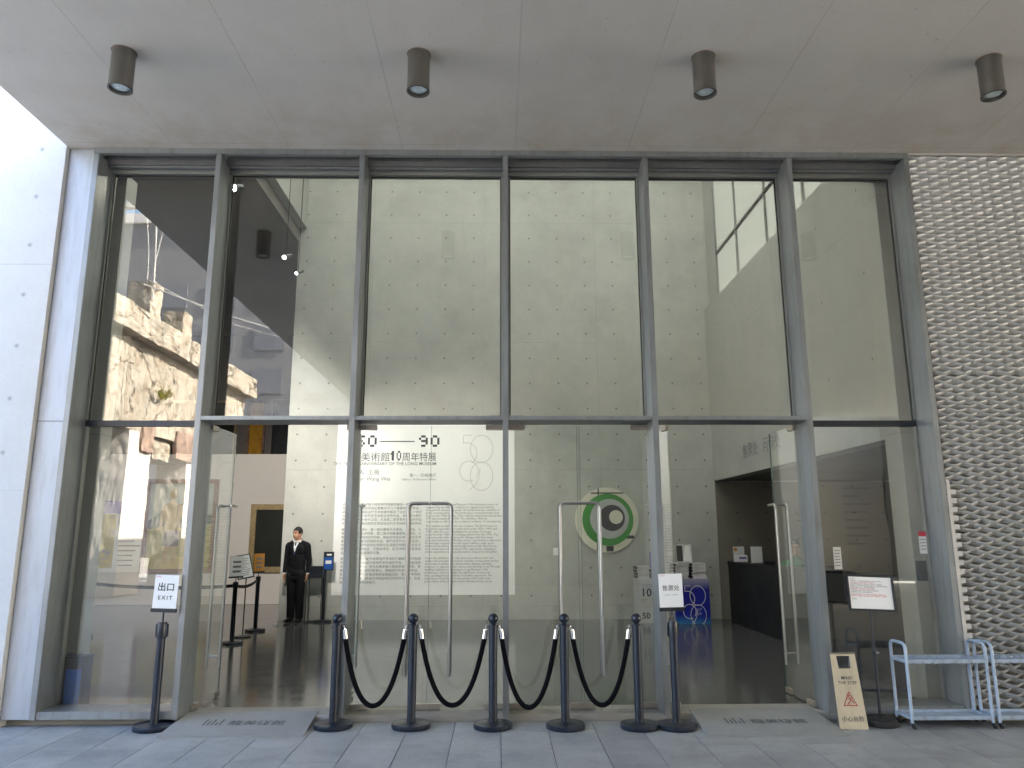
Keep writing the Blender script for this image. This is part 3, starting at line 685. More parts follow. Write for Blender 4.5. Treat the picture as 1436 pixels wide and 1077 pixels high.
# ================================================================ UMBRELLA CARTS
def cart(x, lb):
    t = thing('umbrella_cart', lb, 'umbrella rack', (x, 6.79, 0), 0, 'pale blue grey umbrella racks by the mesh wall')
    W_, D_ = .70, .25
    for xx in (0, W_):
        T('end_frame', arc([(xx, 0, .05), (xx, 0, .70), (xx, D_, .70), (xx, D_, .05)], .06, 6), .0135, M['cart'], t, 10)
    for z0, nm in ((.535, 'top'), (.075, 'bottom')):
        for y in (0, D_): B('long_rail', (.012, y-.010, z0, W_-.012, y+.010, z0+.032), M['cart'], t, .002)
        for xx in (.0, W_): B('side_rail', (xx-.012, .012, z0+.002, xx+.012, D_-.012, z0+.028), M['cart'], t, .002)
    for q in range(1, 10): T('grid_bar', [(W_*q/10, 0, .557), (W_*q/10, D_, .557)], .004, M['cart'], t, 6)
    for q in (1, 2, 3): T('grid_bar', [(.0, D_*q/4, .557), (W_, D_*q/4, .557)], .004, M['cart'], t, 6)
    B('drip_tray', (.013, .011, .080, W_-.013, D_-.011, .086), M['cart'], t)
    for q in range(8):
        xx = .05+q*(W_-.1)/7; T('hook', [(xx, -.011, .548), (xx, -.013, .53), (xx+.006, -.018, .518), (xx+.016, -.020, .524)], .0028, M['chrome'], t, 5)
    for xx in (0, W_):
        for y in (0, D_):
            c = thing('c', None, None); bpy.data.objects.remove(c)
            bm = bmesh.new(); lathe(bm, [(0, -.011), (.022, -.011), (.025, -.006), (.025, .006), (.022, .011), (0, .011)], 16, Matrix.Translation((xx+.012, y, .026)) @ Matrix.Rotation(pi/2, 4, 'Y') )
            obj('caster', bm, M['rubber'], t, smooth=True)
    return t
cart(3.545, 'pale blue grey wheeled umbrella rack in front of the last glass bay')
cart(4.305, 'pale blue grey wheeled umbrella rack in front of the silver mesh, cut by the frame')

# ================================================================ WALL POSTER
po = thing('wall_poster', 'large white exhibition poster with black text on the tall concrete wall', 'poster', (-3.17, BY, 0))
B('sheet', (0, -.006, .51, 3.485, -.002, 3.82), M['poster'], po)
Z = lambda py: .512+(833.5-py)*.01370
X = lambda px: (px-465)*.01356
yp = -.0085
def digits(s, x0, z0, cw, ch, name, parent, mat, y):
    G = {'0': ['0110', '1001', '1001', '1001', '0110'], '5': ['1111', '1000', '1110', '0001', '1110'], '9': ['0110', '1001', '0111', '0001', '0110'],
         '1': ['0110', '1110', '0110', '0110', '0110'], '8': ['0110', '1001', '0110', '1001', '0110']}
    for j, c in enumerate(s):
        bm = bmesh.new()
        for r, row in enumerate(G[c]):
            for q, b in enumerate(row):
                if b == '1':
                    xa = x0+j*cw*5.2+q*cw; za = z0-r*ch
                    vs = [bm.verts.new(v) for v in ((xa, y, za), (xa+cw*.98, y, za), (xa+cw*.98, y, za-ch*.98), (xa, y, za-ch*.98))]; bm.faces.new(vs)
        bmesh.ops.remove_doubles(bm, verts=bm.verts, dist=.003); o = obj(name, bm, mat, parent); o['kind'] = 'stuff'
digits('50', X(492), Z(611), .044, .046, 'numeral', po, M['ink'], yp)
digits('90', X(583), Z(611), .044, .046, 'numeral', po, M['ink'], yp)
B('rule_line', (X(526), yp, Z(620.6), X(577), yp+.001, Z(619.2)), M['ink'], po)
text('headline', '龍美術館', .192, M['ink'], po, (X(485.5), yp, Z(647.3)), res=4)
digits('10', X(542.5), Z(633.5), .0225, .038, 'numeral', po, M['ink'], yp)
text('headline', '周年特展', .188, M['ink'], po, (X(559), yp, Z(647.3)), xs=.90, res=4)
text('subtitle', 'THE TENTH ANNIVERSARY OF THE LONG MUSEUM', .087, M['ink_grey'], po, (X(609), yp, Z(654)), align='RIGHT', bold=.001)
text('credit', '策展人  王薇', .115, M['ink_grey'], po, (X(527.5), yp, Z(667)), align='RIGHT')
text('credit', 'Curator: Wang Wei', .105, M['ink_grey'], po, (X(543), yp, Z(676)), align='RIGHT')
text('credit', '第一／阶梯展厅', .075, M['ink_grey'], po, (X(609), yp, Z(670.5)), align='RIGHT')
text('credit', 'Gallery 1 & Staircase Gallery', .058, M['ink_grey'], po, (X(609), yp, Z(675.5)), align='RIGHT')
en = ["This exhibition is the Long Museum's 10th anniversary series. As suggested by the title, the exhibition is organized around key time periods, showcasing nearly 100 works from the collection of global contemporary art. The works were created by artists born between the 1950s and the 1990s, with the majority produced after 1990 and primarily after 2000. The exhibition offers an opportunity to reflect on the continued evolution of contemporary art worldwide.",
      "The exhibition is divided into two sections. The first focuses on the artistic explorations of artists born in the 1950s, 1960s, and 1970s, while the second highlights the practices of younger artists from the 1980s and emerging talents from the 1990s. The selected works reflect each artist's dialogue with their times, place and environment, offering a unique opportunity to experience the interplay of generations and regions within a single space. Influenced by diverse cultural backgrounds and life experiences, these artists have independent in their approaches, engaging in artistic exploration and experimentation, shaped by both global perspectives and local contexts.",
      "I hope this exhibition not only serves as a reference for case studies and generational research in global contemporary art but also creates a platform for global artistic dialogue, allowing audiences to experience the richness and diversity of art. Through this final exhibition celebrating the Long Museum's 10th anniversary, I aim to highlight the significance of art in our time, spanning four generations of creative expression. The importance of art lies not in the pursuit of the new or the preservation of the old, but in how individual artists, across different eras, choose art as a means to respond to their time and the world, amidst the blending of global civilizations."]
cn = ["此次展览是龙美术馆十周年系列特展的最后一部分，如展览题目所示，展览时间主要集中于几个重要的时代节点，从龙美术馆的国际当代艺术收藏中甄选了出生于二十世纪五十年代至九十年代的艺术家近百件作品，其中绝大部分作品创作于九十年代之后，尤其是二零零零年以后的作品为主，可以为观众提供反思全球当代艺术持续发展的契机。",
      "展览分为两个部分，第一部分聚焦于五零后、六零后、七零后艺术家的艺术探索，第二部分则着重展现八零后、九零后年轻艺术家的创作实践。展出的作品反映了每位艺术家与时代、地域与环境的对话，使不同世代与地区在同一空间中交汇。受不同文化背景与生活经历的影响，这些艺术家的探索各自独立，又彼此呼应，在艺术实验中呈现出全球视野与本土语境的交融。",
      "希望此次展览不仅能为全球当代艺术的个案研究和代际研究提供参考，也能成为全球艺术对话的平台，让观众体验艺术的丰富与多元。作为龙美术馆十周年的收官展览，我想强调艺术在当今时代的意义，跨越四代人的创作表达，艺术的重要性不在于追求新的或保留旧的，而在于不同时代的艺术家如何选择以艺术回应他们的时代与世界，在全球文明交融之中持续前行。"]
def wrap(s, n):
    out = []; cur = ''
    for w in s.split(' '):
        if len(cur)+len(w)+1 > n: out.append(cur); cur = w
        else: cur = (cur+' '+w).strip()
    return out+[cur]
for (py, n), s in zip(((711, 7), (741, 10), (785, 9)), en):
    for j, ln in enumerate(wrap(s, 66)[:n]):
        text('body_text', ln, .0595, M['ink_body'], po, (X(595), yp, Z(py+j*3.95)), res=1, xs=.90)
for (py, n), s in zip(((711, 6), (746, 7), (786, 7)), cn):
    for j in range(n):
        ln = s[j*25:(j+1)*25]
        if ln: text('body_text', ln, .058, M['ink_body'], po, (X(476), yp, Z(py+j*5.3)), res=1, xs=1.06)
# outline emblem 50 / 90
def ring(cx, cz, a, b, n=40, t0=0, t1=360): return [(cx+a*cos(radians(t0+(t1-t0)*i/n)), cz+b*sin(radians(t0+(t1-t0)*i/n))) for i in range(n+1)]
def emblem(parent, x0, z0, s, y, w, mat):
    for pts in (ring(x0+.50*s, z0-.33*s, .27*s, .33*s), ring(x0+.50*s, z0-.98*s, .27*s, .34*s), ring(x0+.20*s, z0-.86*s, .22*s, .24*s, 40, -40, 300),
                [(x0+.26*s, z0), (x0+.06*s, z0), (x0+.06*s, z0-.2*s)]+ring(x0+.14*s, z0-.44*s, .25*s, .26*s, 20, 110, -60), ring(x0+.12*s, z0-.82*s, .34*s, .50*s, 18, -75, 5)):
        bm = bmesh.new(); ribbon(bm, pts, w, y); obj('emblem_stroke', bm, mat, parent)
emblem(po, X(644), Z(611), .82, yp, .011, M['ink_pale'])

# ================================================================ ROUND ARTWORK
ra = thing('round_artwork', 'round mirror disc artwork, reflections painted cream and dark, with green, grey and black circles on the concrete wall', 'artwork', (2.10, BY, 1.91))
for nm, cx, cz, r, y0, y1, mt in (('mirror_disc', 0, 0, .62, -.03, -.002, 'mirror_paint'), ('green_disc', .022, .002, .497, -.034, -.0305, 'art_green'), ('grey_disc', .055, .018, .378, -.038, -.0345, 'art_grey'),
                                  ('black_disc', .104, .034, .250, -.042, -.0385, 'art_dark'), ('centre_disc', .180, .050, .132, -.046, -.0425, 'mirror_paint')):
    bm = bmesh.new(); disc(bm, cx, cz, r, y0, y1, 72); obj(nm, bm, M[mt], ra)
for nm, b in (('reflection_stripe', (-.30, -.033, .50, .34, -.0302, .525)), ('reflection_stripe', (-.165, -.033, .47, -.14, -.0302, .60)), ('reflection_block', (.36, -.033, -.36, .52, -.0302, -.30)), ('reflection_block', (-.02, -.033, -.60, .12, -.0302, -.50)), ('reflection_stripe', (-.20, -.033, -.585, -.185, -.0302, -.44))): B(nm, b, M['art_dark'], ra)  # mirrored entrance frames painted as dark bars
tag(B('wall_label', (1.055, BY-.008, 1.24, 1.19, BY-.002, 1.38), M['white']), 'small white caption card on the concrete wall left of the round artwork', 'label')

# ================================================================ TICKET COUNTER AND DISPLAYS
ct = thing('ticket_counter', 'long black ticket counter under the hanging wall on the right', 'counter', (4.26, 0, 0))
B('front', (0, 8.1, .056, .05, 14.2, 1.10), M['counter'], ct); B('top', (-.01, 8.09, 1.10, .62, 14.21, 1.135), M['counter'], ct, .004); B('end', (.05, 14.15, .056, .6, 14.2, 1.10), M['counter'], ct)
def plinth(name, x, y, w, d, h, mat, lb, cat):
    t = thing(name, lb, cat, (x, y, .056)); B('box', (0, 0, 0, w, d, h), mat, t, .003); return t
dp = plinth('display_plinth', 2.53, 14.05, .44, .40, .78, M['display_grey'], 'pale grey plinth printed with 10 and 50 holding book stacks', 'plinth')
text('lettering', 'THE TENTH ANNIVERSARY\nOF THE LONG MUSEUM', .035, M['ink_grey'], dp, (.08, -.004, .66), res=1)
text('lettering', '10', .20, M['ink'], dp, (.06, -.004, .47), bold=.004); text('lettering', '50', .15, M['ink'], dp, (.07, -.004, .08), bold=.003)
B('print_band', (.06, -.003, .26, .44, -.001, .44), M['book'], dp)
dq = plinth('display_plinth', 3.18, 13.95, .64, .45, .78, M['blue'], 'deep blue plinth printed with a large looping 50 90 emblem', 'plinth')
emblem(dq, .16, .66, .52, -.004, .012, M['shirt'])
text('lettering', '5.17\n5.30', .07, M['shirt'], dq, (.36, -.004, .22), res=1)
random.seed(3)
def book_stack(x, y, z, n, w, d, lb, lab2):
    zz = z
    for j in range(n):
        h = .055
        o = B('book', (-w/2, -d/2, 0, w/2, d/2, h-.004), M['book'], None, .002); o.location = (x+random.uniform(-.012, .012), y+random.uniform(-.01, .01), zz); zz += h
        o.rotation_euler.z = random.uniform(-.05, .05)
        sp_ = B('spine', (-w/2-.003, -d/2-.001, .002, -w/2+.02, d/2+.001, h-.006), M['book_dark'], o)
        pos = ['lowest', 'second', 'third', 'fourth', 'topmost'][j] if n == 5 else (['lowest', 'second', 'third', 'topmost'][j] if n == 4 else ['lowest', 'middle', 'topmost'][j])
        tag(o, f'{pos} grey book in the stack {lb}', 'book', 'stacked exhibition catalogues')
    return zz
book_stack(2.66, 14.25, .838, 4, .24, .30, 'on the left half of the pale grey plinth', '')
book_stack(2.92, 14.24, .838, 3, .22, .28, 'on the right half of the pale grey plinth', '')
book_stack(3.34, 14.18, .838, 5, .27, .32, 'on the left half of the blue plinth', '')
book_stack(3.66, 14.18, .838, 5, .27, .32, 'on the right half of the blue plinth', '')
t = thing('standing_book', 'grey and white catalogue standing upright on the book stack', 'book', (3.45, 14.18, 1.115)); B('cover', (-.14, -.02, 0, .14, .02, .33), M['book'], t, .002, Matrix.Rotation(radians(-10), 4, 'X')); B('dark_half', (-.14, -.0235, .02, -.03, -.0205, .31), M['book_dark'], t, 0, Matrix.Rotation(radians(-10), 4, 'X'))
bm = bmesh.new(); prism(bm, [(-.03, .03), (.12, .03), (.10, .30), (.02, .30)], -.0235, -.0205, Matrix.Rotation(radians(-10), 4, 'X')); obj('cover_print', bm, M['shirt'], t)
t = thing('standing_book', 'violet covered book standing on the pale grey plinth stack', 'book', (2.93, 14.24, 1.006)); B('cover', (-.11, -.015, 0, .11, .015, .30), M['book_violet'], t, .002, Matrix.Rotation(radians(-8), 4, 'X')); B('cover_print', (-.06, -.018, .06, .06, -.0155, .24), M['white'], t, 0, Matrix.Rotation(radians(-8), 4, 'X'))
t = thing('leaflet_holder', 'leaflets in a holder standing at the far end of the counter', 'leaflets', (4.42, 13.9, 1.137))
B('back_sheet', (-.14, 0, 0, .06, .02, .27), M['display_grey'], t); B('front_sheet', (-.14, -.04, 0, .10, -.02, .12), M['white'], t); B('violet_label', (-.05, -.043, .05, .08, -.041, .09), M['book_violet'], t); B('orange_label', (-.13, -.004, .19, -.07, -.001, .25), M['amber'], t)
t = thing('counter_sign', 'white upright sheet sign on the black counter beside the leaflets', 'sign', (4.50, 13.3, 1.137)); B('sheet', (-.10, 0, 0, .10, .01, .28), M['white'], t, .001); B('foot', (-.06, -.03, 0, .06, .04, .006), M['steel'], t)
t = thing('card_reader', 'small black payment terminal lying on the counter', 'card reader', (4.52, 12.8, 1.137)); B('body', (-.08, -.06, 0, .08, .06, .05), M['black'], t, .006); B('screen', (-.06, -.063, .015, .06, -.0605, .04), M['book_dark'], t)
t = thing('hanging_monitor', 'black monitor back standing on the counter behind the last glass bay', 'monitor', (4.02, 9.2, .84)); B('panel', (-.14, 0, 0, .12, .04, .42), M['black'], t, .005); T('pole', [(0, .06, -.784), (0, .06, .3)], .015, M['black'], t); B('foot', (-.12, -.02, -.784, .12, .16, -.77), M['black'], t)
# lettering on the hanging side wall (read from inside the lobby)
RW = Matrix.Rotation(-pi/2, 4, 'Z')
for body, yy in (('售票处', 12.9), ('问询处', 11.9)):
    o = text('wall_lettering', body, .26, M['ink_grey'], None, (4.236, yy, 2.93), M4=RW)
    tag(o, 'dark wall lettering ' + ('nearer the back corner' if yy > 12.5 else 'nearer the glass') + ' on the hanging side wall', 'lettering')
# blue board and dark box inside the first bay
t = thing('blue_box', 'dark storage box with a bright blue front inside the first bay', 'box', (-4.08, 7.41, .056)); B('body', (-.02, 0, 0, .22, .18, .46), M['black'], t, .006); B('blue_front', (.07, -.004, .07, .21, -.001, .37), M['bin_blue'], t); B('lid', (-.024, -.005, .46, .224, .185, .48), M['black'], t, .003)

# ================================================================ GALLERY BEHIND: partition, paintings, posts
PY = 18.1
tag(B('gallery_partition', (-10.6, PY, .06, -3.0, PY+.2, 3.54), M['partition']), 'long white free standing partition hung with paintings', 'partition')
def paint_nodes(name, cols, sc=3, w=3):
    a = N(name); p = a.coord('Object', (1, 1, 1.6)); f = a.noise(p, sc, 7, .65)
    a.col(a.ramp(f, [(i/(len(cols)-1)*.5+.25, c) for i, c in enumerate(cols)])); a.set(.45, 0, .4); return a.m
def painting(x0, z0, x1, z1, y, fm, fwid, canvas, lb):
    t = thing('painting', lb, 'painting', (x0, y, z0)); w, h = x1-x0, z1-z0; bm = bmesh.new()
    for b in ((0, -.05, 0, w, 0, fwid), (0, -.05, h-fwid, w, 0, h), (0, -.05, fwid, fwid, 0, h-fwid), (w-fwid, -.05, fwid, w, 0, h-fwid)): box(bm, *b)
    bmesh.ops.remove_doubles(bm, verts=bm.verts, dist=.0005); obj('picture_frame', bm, fm, t); B('canvas', (fwid, -.02, fwid, w-fwid, -.004, h-fwid), canvas, t); return t
sky_c = paint_nodes('painted sky', [(.28, .33, .30), (.42, .45, .38)]); hill = paint_nodes('painted hill', [(.03, .05, .05), (.08, .12, .06)], 4); fld = paint_nodes('painted field', [(.10, .13, .03), (.35, .30, .06), (.16, .18, .05)], 5)
skinp = paint_nodes('painted figure', [(.32, .22, .06), (.5, .36, .12)], 6); clp = paint_nodes('painted cloth', [(.06, .05, .05), (.14, .11, .09)], 8); yg = paint_nodes('painted ground', [(.4, .31, .07), (.5, .4, .12)], 6)
t = painting(-8.345, .765, -6.65, 2.94, PY, M['wood_frame'], .10, sky_c, 'large painting of a standing figure in a landscape, in a red brown frame')
def flat(nm, poly, mat, y): bm = bmesh.new(); prism(bm, poly, y, y+.0015); obj(nm, bm, mat, t)
flat('painted_hill', [(.1, .9), (1.59, .9), (1.59, 1.35), (1.35, 1.3), (1.15, 1.55), (.95, 1.68), (.75, 1.5), (.4, 1.42), (.1, 1.2)], hill, -.0235)
flat('painted_field', [(.1, .1), (1.59, .1), (1.59, 1.15), (1.2, 1.0), (.6, 1.1), (.1, 1.0)], fld, -.0255)
flat('painted_ground', [(.3, .1), (1.2, .1), (1.15, .32), (.7, .42), (.35, .3)], yg, -.0275)
flat('painted_torso', [(.50, .95), (.82, .95), (.88, 1.3), (.92, 1.5), (.80, 1.60), (.70, 1.64), (.68, 1.75), (.60, 1.75), (.58, 1.64), (.45, 1.58), (.38, 1.45), (.36, .95), (.41, .95), (.46, 1.3)], skinp, -.0295)
flat('painted_head', ring(.645, 1.83, .085, .12, 16)[:-1], skinp, -.0298)
flat('painted_shorts', [(.47, .62), (.84, .62), (.84, .97), (.49, .97)], clp, -.0315)
flat('painted_legs', [(.5, .22), (.62, .22), (.66, .62), (.5, .62)], skinp, -.0317); flat('painted_legs', [(.69, .2), (.80, .2), (.81, .62), (.69, .62)], skinp, -.0317)
dk = paint_nodes('dark canvas', [(.006, .008, .007), (.02, .022, .018)], 2)
t = painting(-5.85, .775, -4.3, 2.35, PY, M['gold_frame'], .13, dk, 'very dark painting in a gold frame partly hidden by the concrete wall')
yl = paint_nodes('yellow blue print', [(.06, .10, .32), (.55, .45, .06), (.5, .45, .3)], 2.2)
t = thing('wall_banner', 'white and yellow printed banner with blue lettering at the left end of the partition', 'banner', (-9.85, PY-.003, .79)); B('sheet', (0, -.01, 0, 1.55, 0, 1.65), M['poster'], t); B('blue_header', (0, -.014, 1.35, 1.55, -.011, 1.65), M['book_violet'], t); B('yellow_print', (.05, -.014, .1, .85, -.011, 1.33), yl, t)
for j in range(11): B('print_line', (.95, -.013, .15+j*.11, 1.5-random.uniform(0, .2), -.011, .175+j*.11), M['ink_grey'], t)
fire = paint_nodes('flame canvas', [(.25, .01, .005), (.55, .30, .02), (.30, .04, .01)], 1.4); teal = paint_nodes('dark teal canvas', [(.01, .015, .02), (.04, .05, .05)], 3)
for (x0, x1, cv, fm, lb) in ((-9.2, -7.35, dk, M['gold_frame'], 'tall dark painting high on the far wall, left of the flame coloured one'), (-7.05, -6.55, fire, M['rust'], 'narrow flame coloured painting high on the far gallery wall'),
                              (-6.35, -5.75, teal, M['black'], 'narrow dark painting in a black frame right of the flame coloured one')):
    painting(x0*1.065, 3.3, x1*1.065, 5.6, 22.38, fm, .07, cv, lb)
# inside posts and belts
def inner_post(x, y, lb, board, bm_mat, rot=0, lines=()):
    t = thing('belt_post', lb, 'belt barrier', (x, y, .056), 0, 'black belt barrier posts in the gallery')
    bm = bmesh.new(); lathe(bm, [(0, .001), (.165, .001), (.165, .03), (.05, .045), (0, .045)], 32); obj('base', bm, M['black'], t, smooth=True)
    bm = bmesh.new(); lathe(bm, [(0, .044), (.033, .044), (.033, .80), (.041, .81), (.041, .89), (0, .90)], 20); obj('pole', bm, M['black'], t, smooth=True)
    R4 = Matrix.Rotation(rot, 4, 'Z'); T('sign_stem', [(0, 0, .89), (0, 0, .955)], .007, M['black'], t)
    B('holder_bar', (-.12, -.014, .95, .12, .014, .975), M['black'], t, 0, R4); B('sign_board', (-.115, -.005, .975, .115, .005, 1.27), bm_mat, t, 0, R4)
    for j in range(3): B('print_block', (-.07, -.008, 1.03+j*.07, .07, -.0055, 1.06+j*.07), M['ink_grey'], t, 0, R4)
    return t
inner_post(-3.95, 11.7, 'nearer black belt post with a white sign, seen through the left doorway', None, M['white'], radians(55))
inner_post(-4.08, 13.2, 'farther black belt post carrying an amber sign, left of the guard', None, M['amber'], radians(62))
for pts, lb in (([(-3.95, 11.74), (-4.0, 12.4), (-4.08, 13.16)], 'short black belt between the two posts by the doorway'), ([(-3.99, 11.7), (-5.3, 12.1), (-6.6, 12.55)], 'long black belt running left across the gallery')):
    bm = bmesh.new(); pr = None
    for q in range(13):
        u = q/12; a, b, c = [Vector(p) for p in pts]; p2 = a*(1-u)**2+b*2*u*(1-u)+c*u*u; sag = .05*4*u*(1-u)*(1 if len(lb) else 1)
        row = [bm.verts.new((p2.x, p2.y, .915-sag)), bm.verts.new((p2.x, p2.y, .865-sag))]
        if pr: bm.faces.new((pr[0], row[0], row[1], pr[1]))
        pr = row
    o = obj('barrier_belt', bm, M['belt']); mo = o.modifiers.new('s', 'SOLIDIFY'); mo.thickness = .002; tag(o, lb, 'belt')
inner = inner_post(-6.62, 12.56, 'black belt post far to the left inside the first bay', None, M['white'], radians(20))
t = thing('info_stand', 'slanted white notice in a black frame on a thin pole between the belt posts', 'sign stand', (-4.04, 12.45, .056))
bm = bmesh.new(); lathe(bm, [(0, .001), (.13, .001), (.13, .02), (0, .03)], 28); obj('base', bm, M['black'], t); T('pole', [(0, 0, .02), (0, 0, .92)], .010, M['black'], t)
R4 = Matrix.Translation((0, 0, .9)) @ Matrix.Rotation(radians(28), 4, 'Z') @ Matrix.Rotation(radians(-22), 4, 'X') @ Matrix.Rotation(radians(-10), 4, 'Y')
B('board', (-.13, -.008, 0, .13, .008, .40), M['black'], t, .002, R4); B('sheet', (-.112, -.012, .018, .112, -.0085, .382), M['white'], t, 0, R4)
for j in range(10): B('print_line', (-.09, -.0145, .05+j*.03, .09-random.uniform(0, .05), -.0125, .058+j*.03), M['ink_grey'], t, 0, R4)
t = thing('sign_post', 'black post with a small blue sign beside the guard', 'sign post', (-3.25, 14.5, .056))
bm = bmesh.new(); lathe(bm, [(0, .001), (.165, .001), (.165, .03), (.05, .045), (0, .045)], 32); obj('base', bm, M['black'], t, smooth=True); T('pole', [(0, 0, .04), (0, 0, .93)], .033, M['black'], t, 14)
B('sign_board', (-.02, -.06, .93, .17, -.04, 1.27), M['black'], t, .002); B('blue_sheet', (-.005, -.064, .95, .155, -.061, 1.17), M['bin_blue'], t); B('print_block', (.02, -.066, 1.05, .13, -.0645, 1.11), M['shirt'], t); B('print_block', (.04, -.064, 1.20, .13, -.0615, 1.23), M['white'], t)
t = thing('pedestal_box', 'black box on four thin legs standing against the concrete wall', 'stand', (-3.40, 14.45, .056)); B('box', (-.15, -.12, .80, .15, .12, 1.01), M['black'], t, .004)
for sx in (-1, 1):
    for sy in (-1, 1): T('leg', [(sx*.14, sy*.11, 0), (sx*.14, sy*.11, .80)], .008, M['black'], t, 6)
for sy in (-1, 1): T('foot_rail', [(-.14, sy*.11, .01), (.14, sy*.11, .01)], .008, M['black'], t, 6)
tag(B('door_stop', (-4.02, 14.0, .057, -3.95, 14.05, .085), M['shirt'], None, .004), 'tiny white object lying on the dark floor near the guard', 'door stop')

# track spot lamps high in the gallery
for i, (x, y, z, r, lb) in enumerate(((-3.52, 9.3, 6.16, .042, 'brightest lit spot lamp high behind the second bay'), (-2.8, 9.3, 5.19, .026, 'lit spot lamp below the brightest one'), (-2.63, 9.3, 4.97, .018, 'lowest small lit spot lamp in front of the dark gallery'))):
    t = thing('track_spot', lb, 'spot lamp', (x, y, z), 0, 'lit track spots in the gallery')
    R4 = Matrix.Rotation(radians(118), 4, 'X') @ Matrix.Rotation(radians(-12), 4, 'Y')
    bm = bmesh.new(); lathe(bm, [(0, -.2), (r, -.2), (r*1.15, 0), (r*1.0, 0), (r*.9, -.02), (0, -.02)], 20, R4); obj('housing', bm, M['black'], t, smooth=True)
    bm = bmesh.new(); lathe(bm, [(0, -.012), (r*.9, -.012), (r*.9, -.016), (0, -.016)], 20, R4); obj('lens', bm, M['glow'] if i == 0 else M['glow2'], t)
    ld = bpy.data.lights.new('spot_beam', 'SPOT'); ld.energy = (115, 70, 78)[i]; ld.spot_size = radians((60, 50, 58)[i]); ld.spot_blend = (.8, .8, 1)[i]; ld.color = (1, .93, .84); ld.shadow_soft_size = .05
    lo = bpy.data.objects.new('spot_beam', ld); COL.objects.link(lo); lo.parent = t; lo.location = (0, .08, -.12)
    lo.rotation_euler = (Vector((x, y, z))-Vector(((-7.2, 18.0, 1.8), (-4.9, 18.0, 1.5), (-1.2, 14.75, 2.4))[i])).to_track_quat('Z', 'Y').to_euler()
    T('stem', [(0, .1, .05), (0, .1, 7.61-z)], .005, M['black'], t, 6)

# ================================================================ PEOPLE
def body_mesh(parts, voxel, name):
    bm = bmesh.new()
    for p in parts:
        if p[0] == 'e':
            _, c, r, rot = p
            b2 = bmesh.ops.create_icosphere(bm, subdivisions=3, radius=1, matrix=Matrix.Translation(c) @ (rot or Matrix.Identity(4)) @ Matrix.Diagonal((*r, 1)))
        else:
            _, a, ra, b, rb = p; a, b = Vector(a), Vector(b); d = b-a
            q = d.to_track_quat('Z', 'Y').to_matrix().to_4x4()
            bmesh.ops.create_cone(bm, cap_ends=True, segments=18, radius1=ra, radius2=rb, depth=d.length, matrix=Matrix.Translation((a+b)/2) @ q)
            for c, r in ((a, ra), (b, rb)): bmesh.ops.create_icosphere(bm, subdivisions=2, radius=r, matrix=Matrix.Translation(c))
    me = bpy.data.meshes.new('tmp'); bm.to_mesh(me); bm.free(); o = bpy.data.objects.new('tmp', me); COL.objects.link(o)
    m = o.modifiers.new('r', 'REMESH'); m.mode = 'VOXEL'; m.voxel_size = voxel; m.use_smooth_shade = True
    s = o.modifiers.new('s', 'SMOOTH'); s.factor = .5; s.iterations = 4
    dg = bpy.context.evaluated_depsgraph_get(); me2 = bpy.data.meshes.new_from_object(o.evaluated_get(dg)); bpy.data.objects.remove(o); me2.name = name
    me2.polygons.foreach_set('use_smooth', [True]*len(me2.polygons)); return me2
def head_parts(c, rot):
    """face towards local -Y"""
    Rm = Matrix.Translation(c) @ rot; f = lambda x, y, z: Rm @ Vector((x, y, z)); r3 = rot
    return [('e', f(0, .012, .03), (.073, .090, .085), r3), ('e', f(0, -.016, -.035), (.060, .068, .075), r3), ('e', f(0, -.052, -.085), (.026, .022, .020), r3),
            ('e', f(0, -.087, -.018), (.012, .016, .022), r3), ('e', f(0, -.082, .008), (.008, .010, .022), r3), ('e', f(0, -.079, .028), (.045, .014, .009), r3), ('e', f(0, -.080, -.050), (.022, .012, .010), r3),
            ('e', f(.073, .012, -.01), (.009, .018, .030), r3), ('e', f(-.073, .012, -.01), (.009, .018, .030), r3), ('c', f(0, .02, -.06), .052, f(0, .03, -.15), .056)]
def hand(c, s, fwd=Vector((0, -.25, -1))):
    """relaxed hand hanging down from wrist c, s = side"""
    d = fwd.normalized(); pz = []; side = Vector((0, 1, 0)); c = Vector(c)
    side = (side-d*side.dot(d)).normalized()
    pz.append(('e', c+d*.045, (.016, .038, .050), Vector((0, 0, -1)).rotation_difference(d).to_matrix().to_4x4()))
    for i, ln in enumerate((.066, .075, .070, .056)):
        o = side*(-.029+.019*i); a = c+d*.082+o; b = a+d*ln*.5+Vector((-s*.006, 0, 0)); e = b+(d*.85+Vector((-s*.55, 0, 0))).normalized()*ln*.5
        pz += [('c', a, .0090, b, .0085), ('c', b, .0085, e, .0072)]
    a = c+d*.022-side*.030; b = a+(d*.8-side*.62).normalized()*.034; e = b+(d*.95-side*.15+Vector((-s*.3, 0, 0))).normalized()*.030
    pz += [('c', a, .0125, b, .0105), ('c', b, .0105, e, .0085)]
    return pz
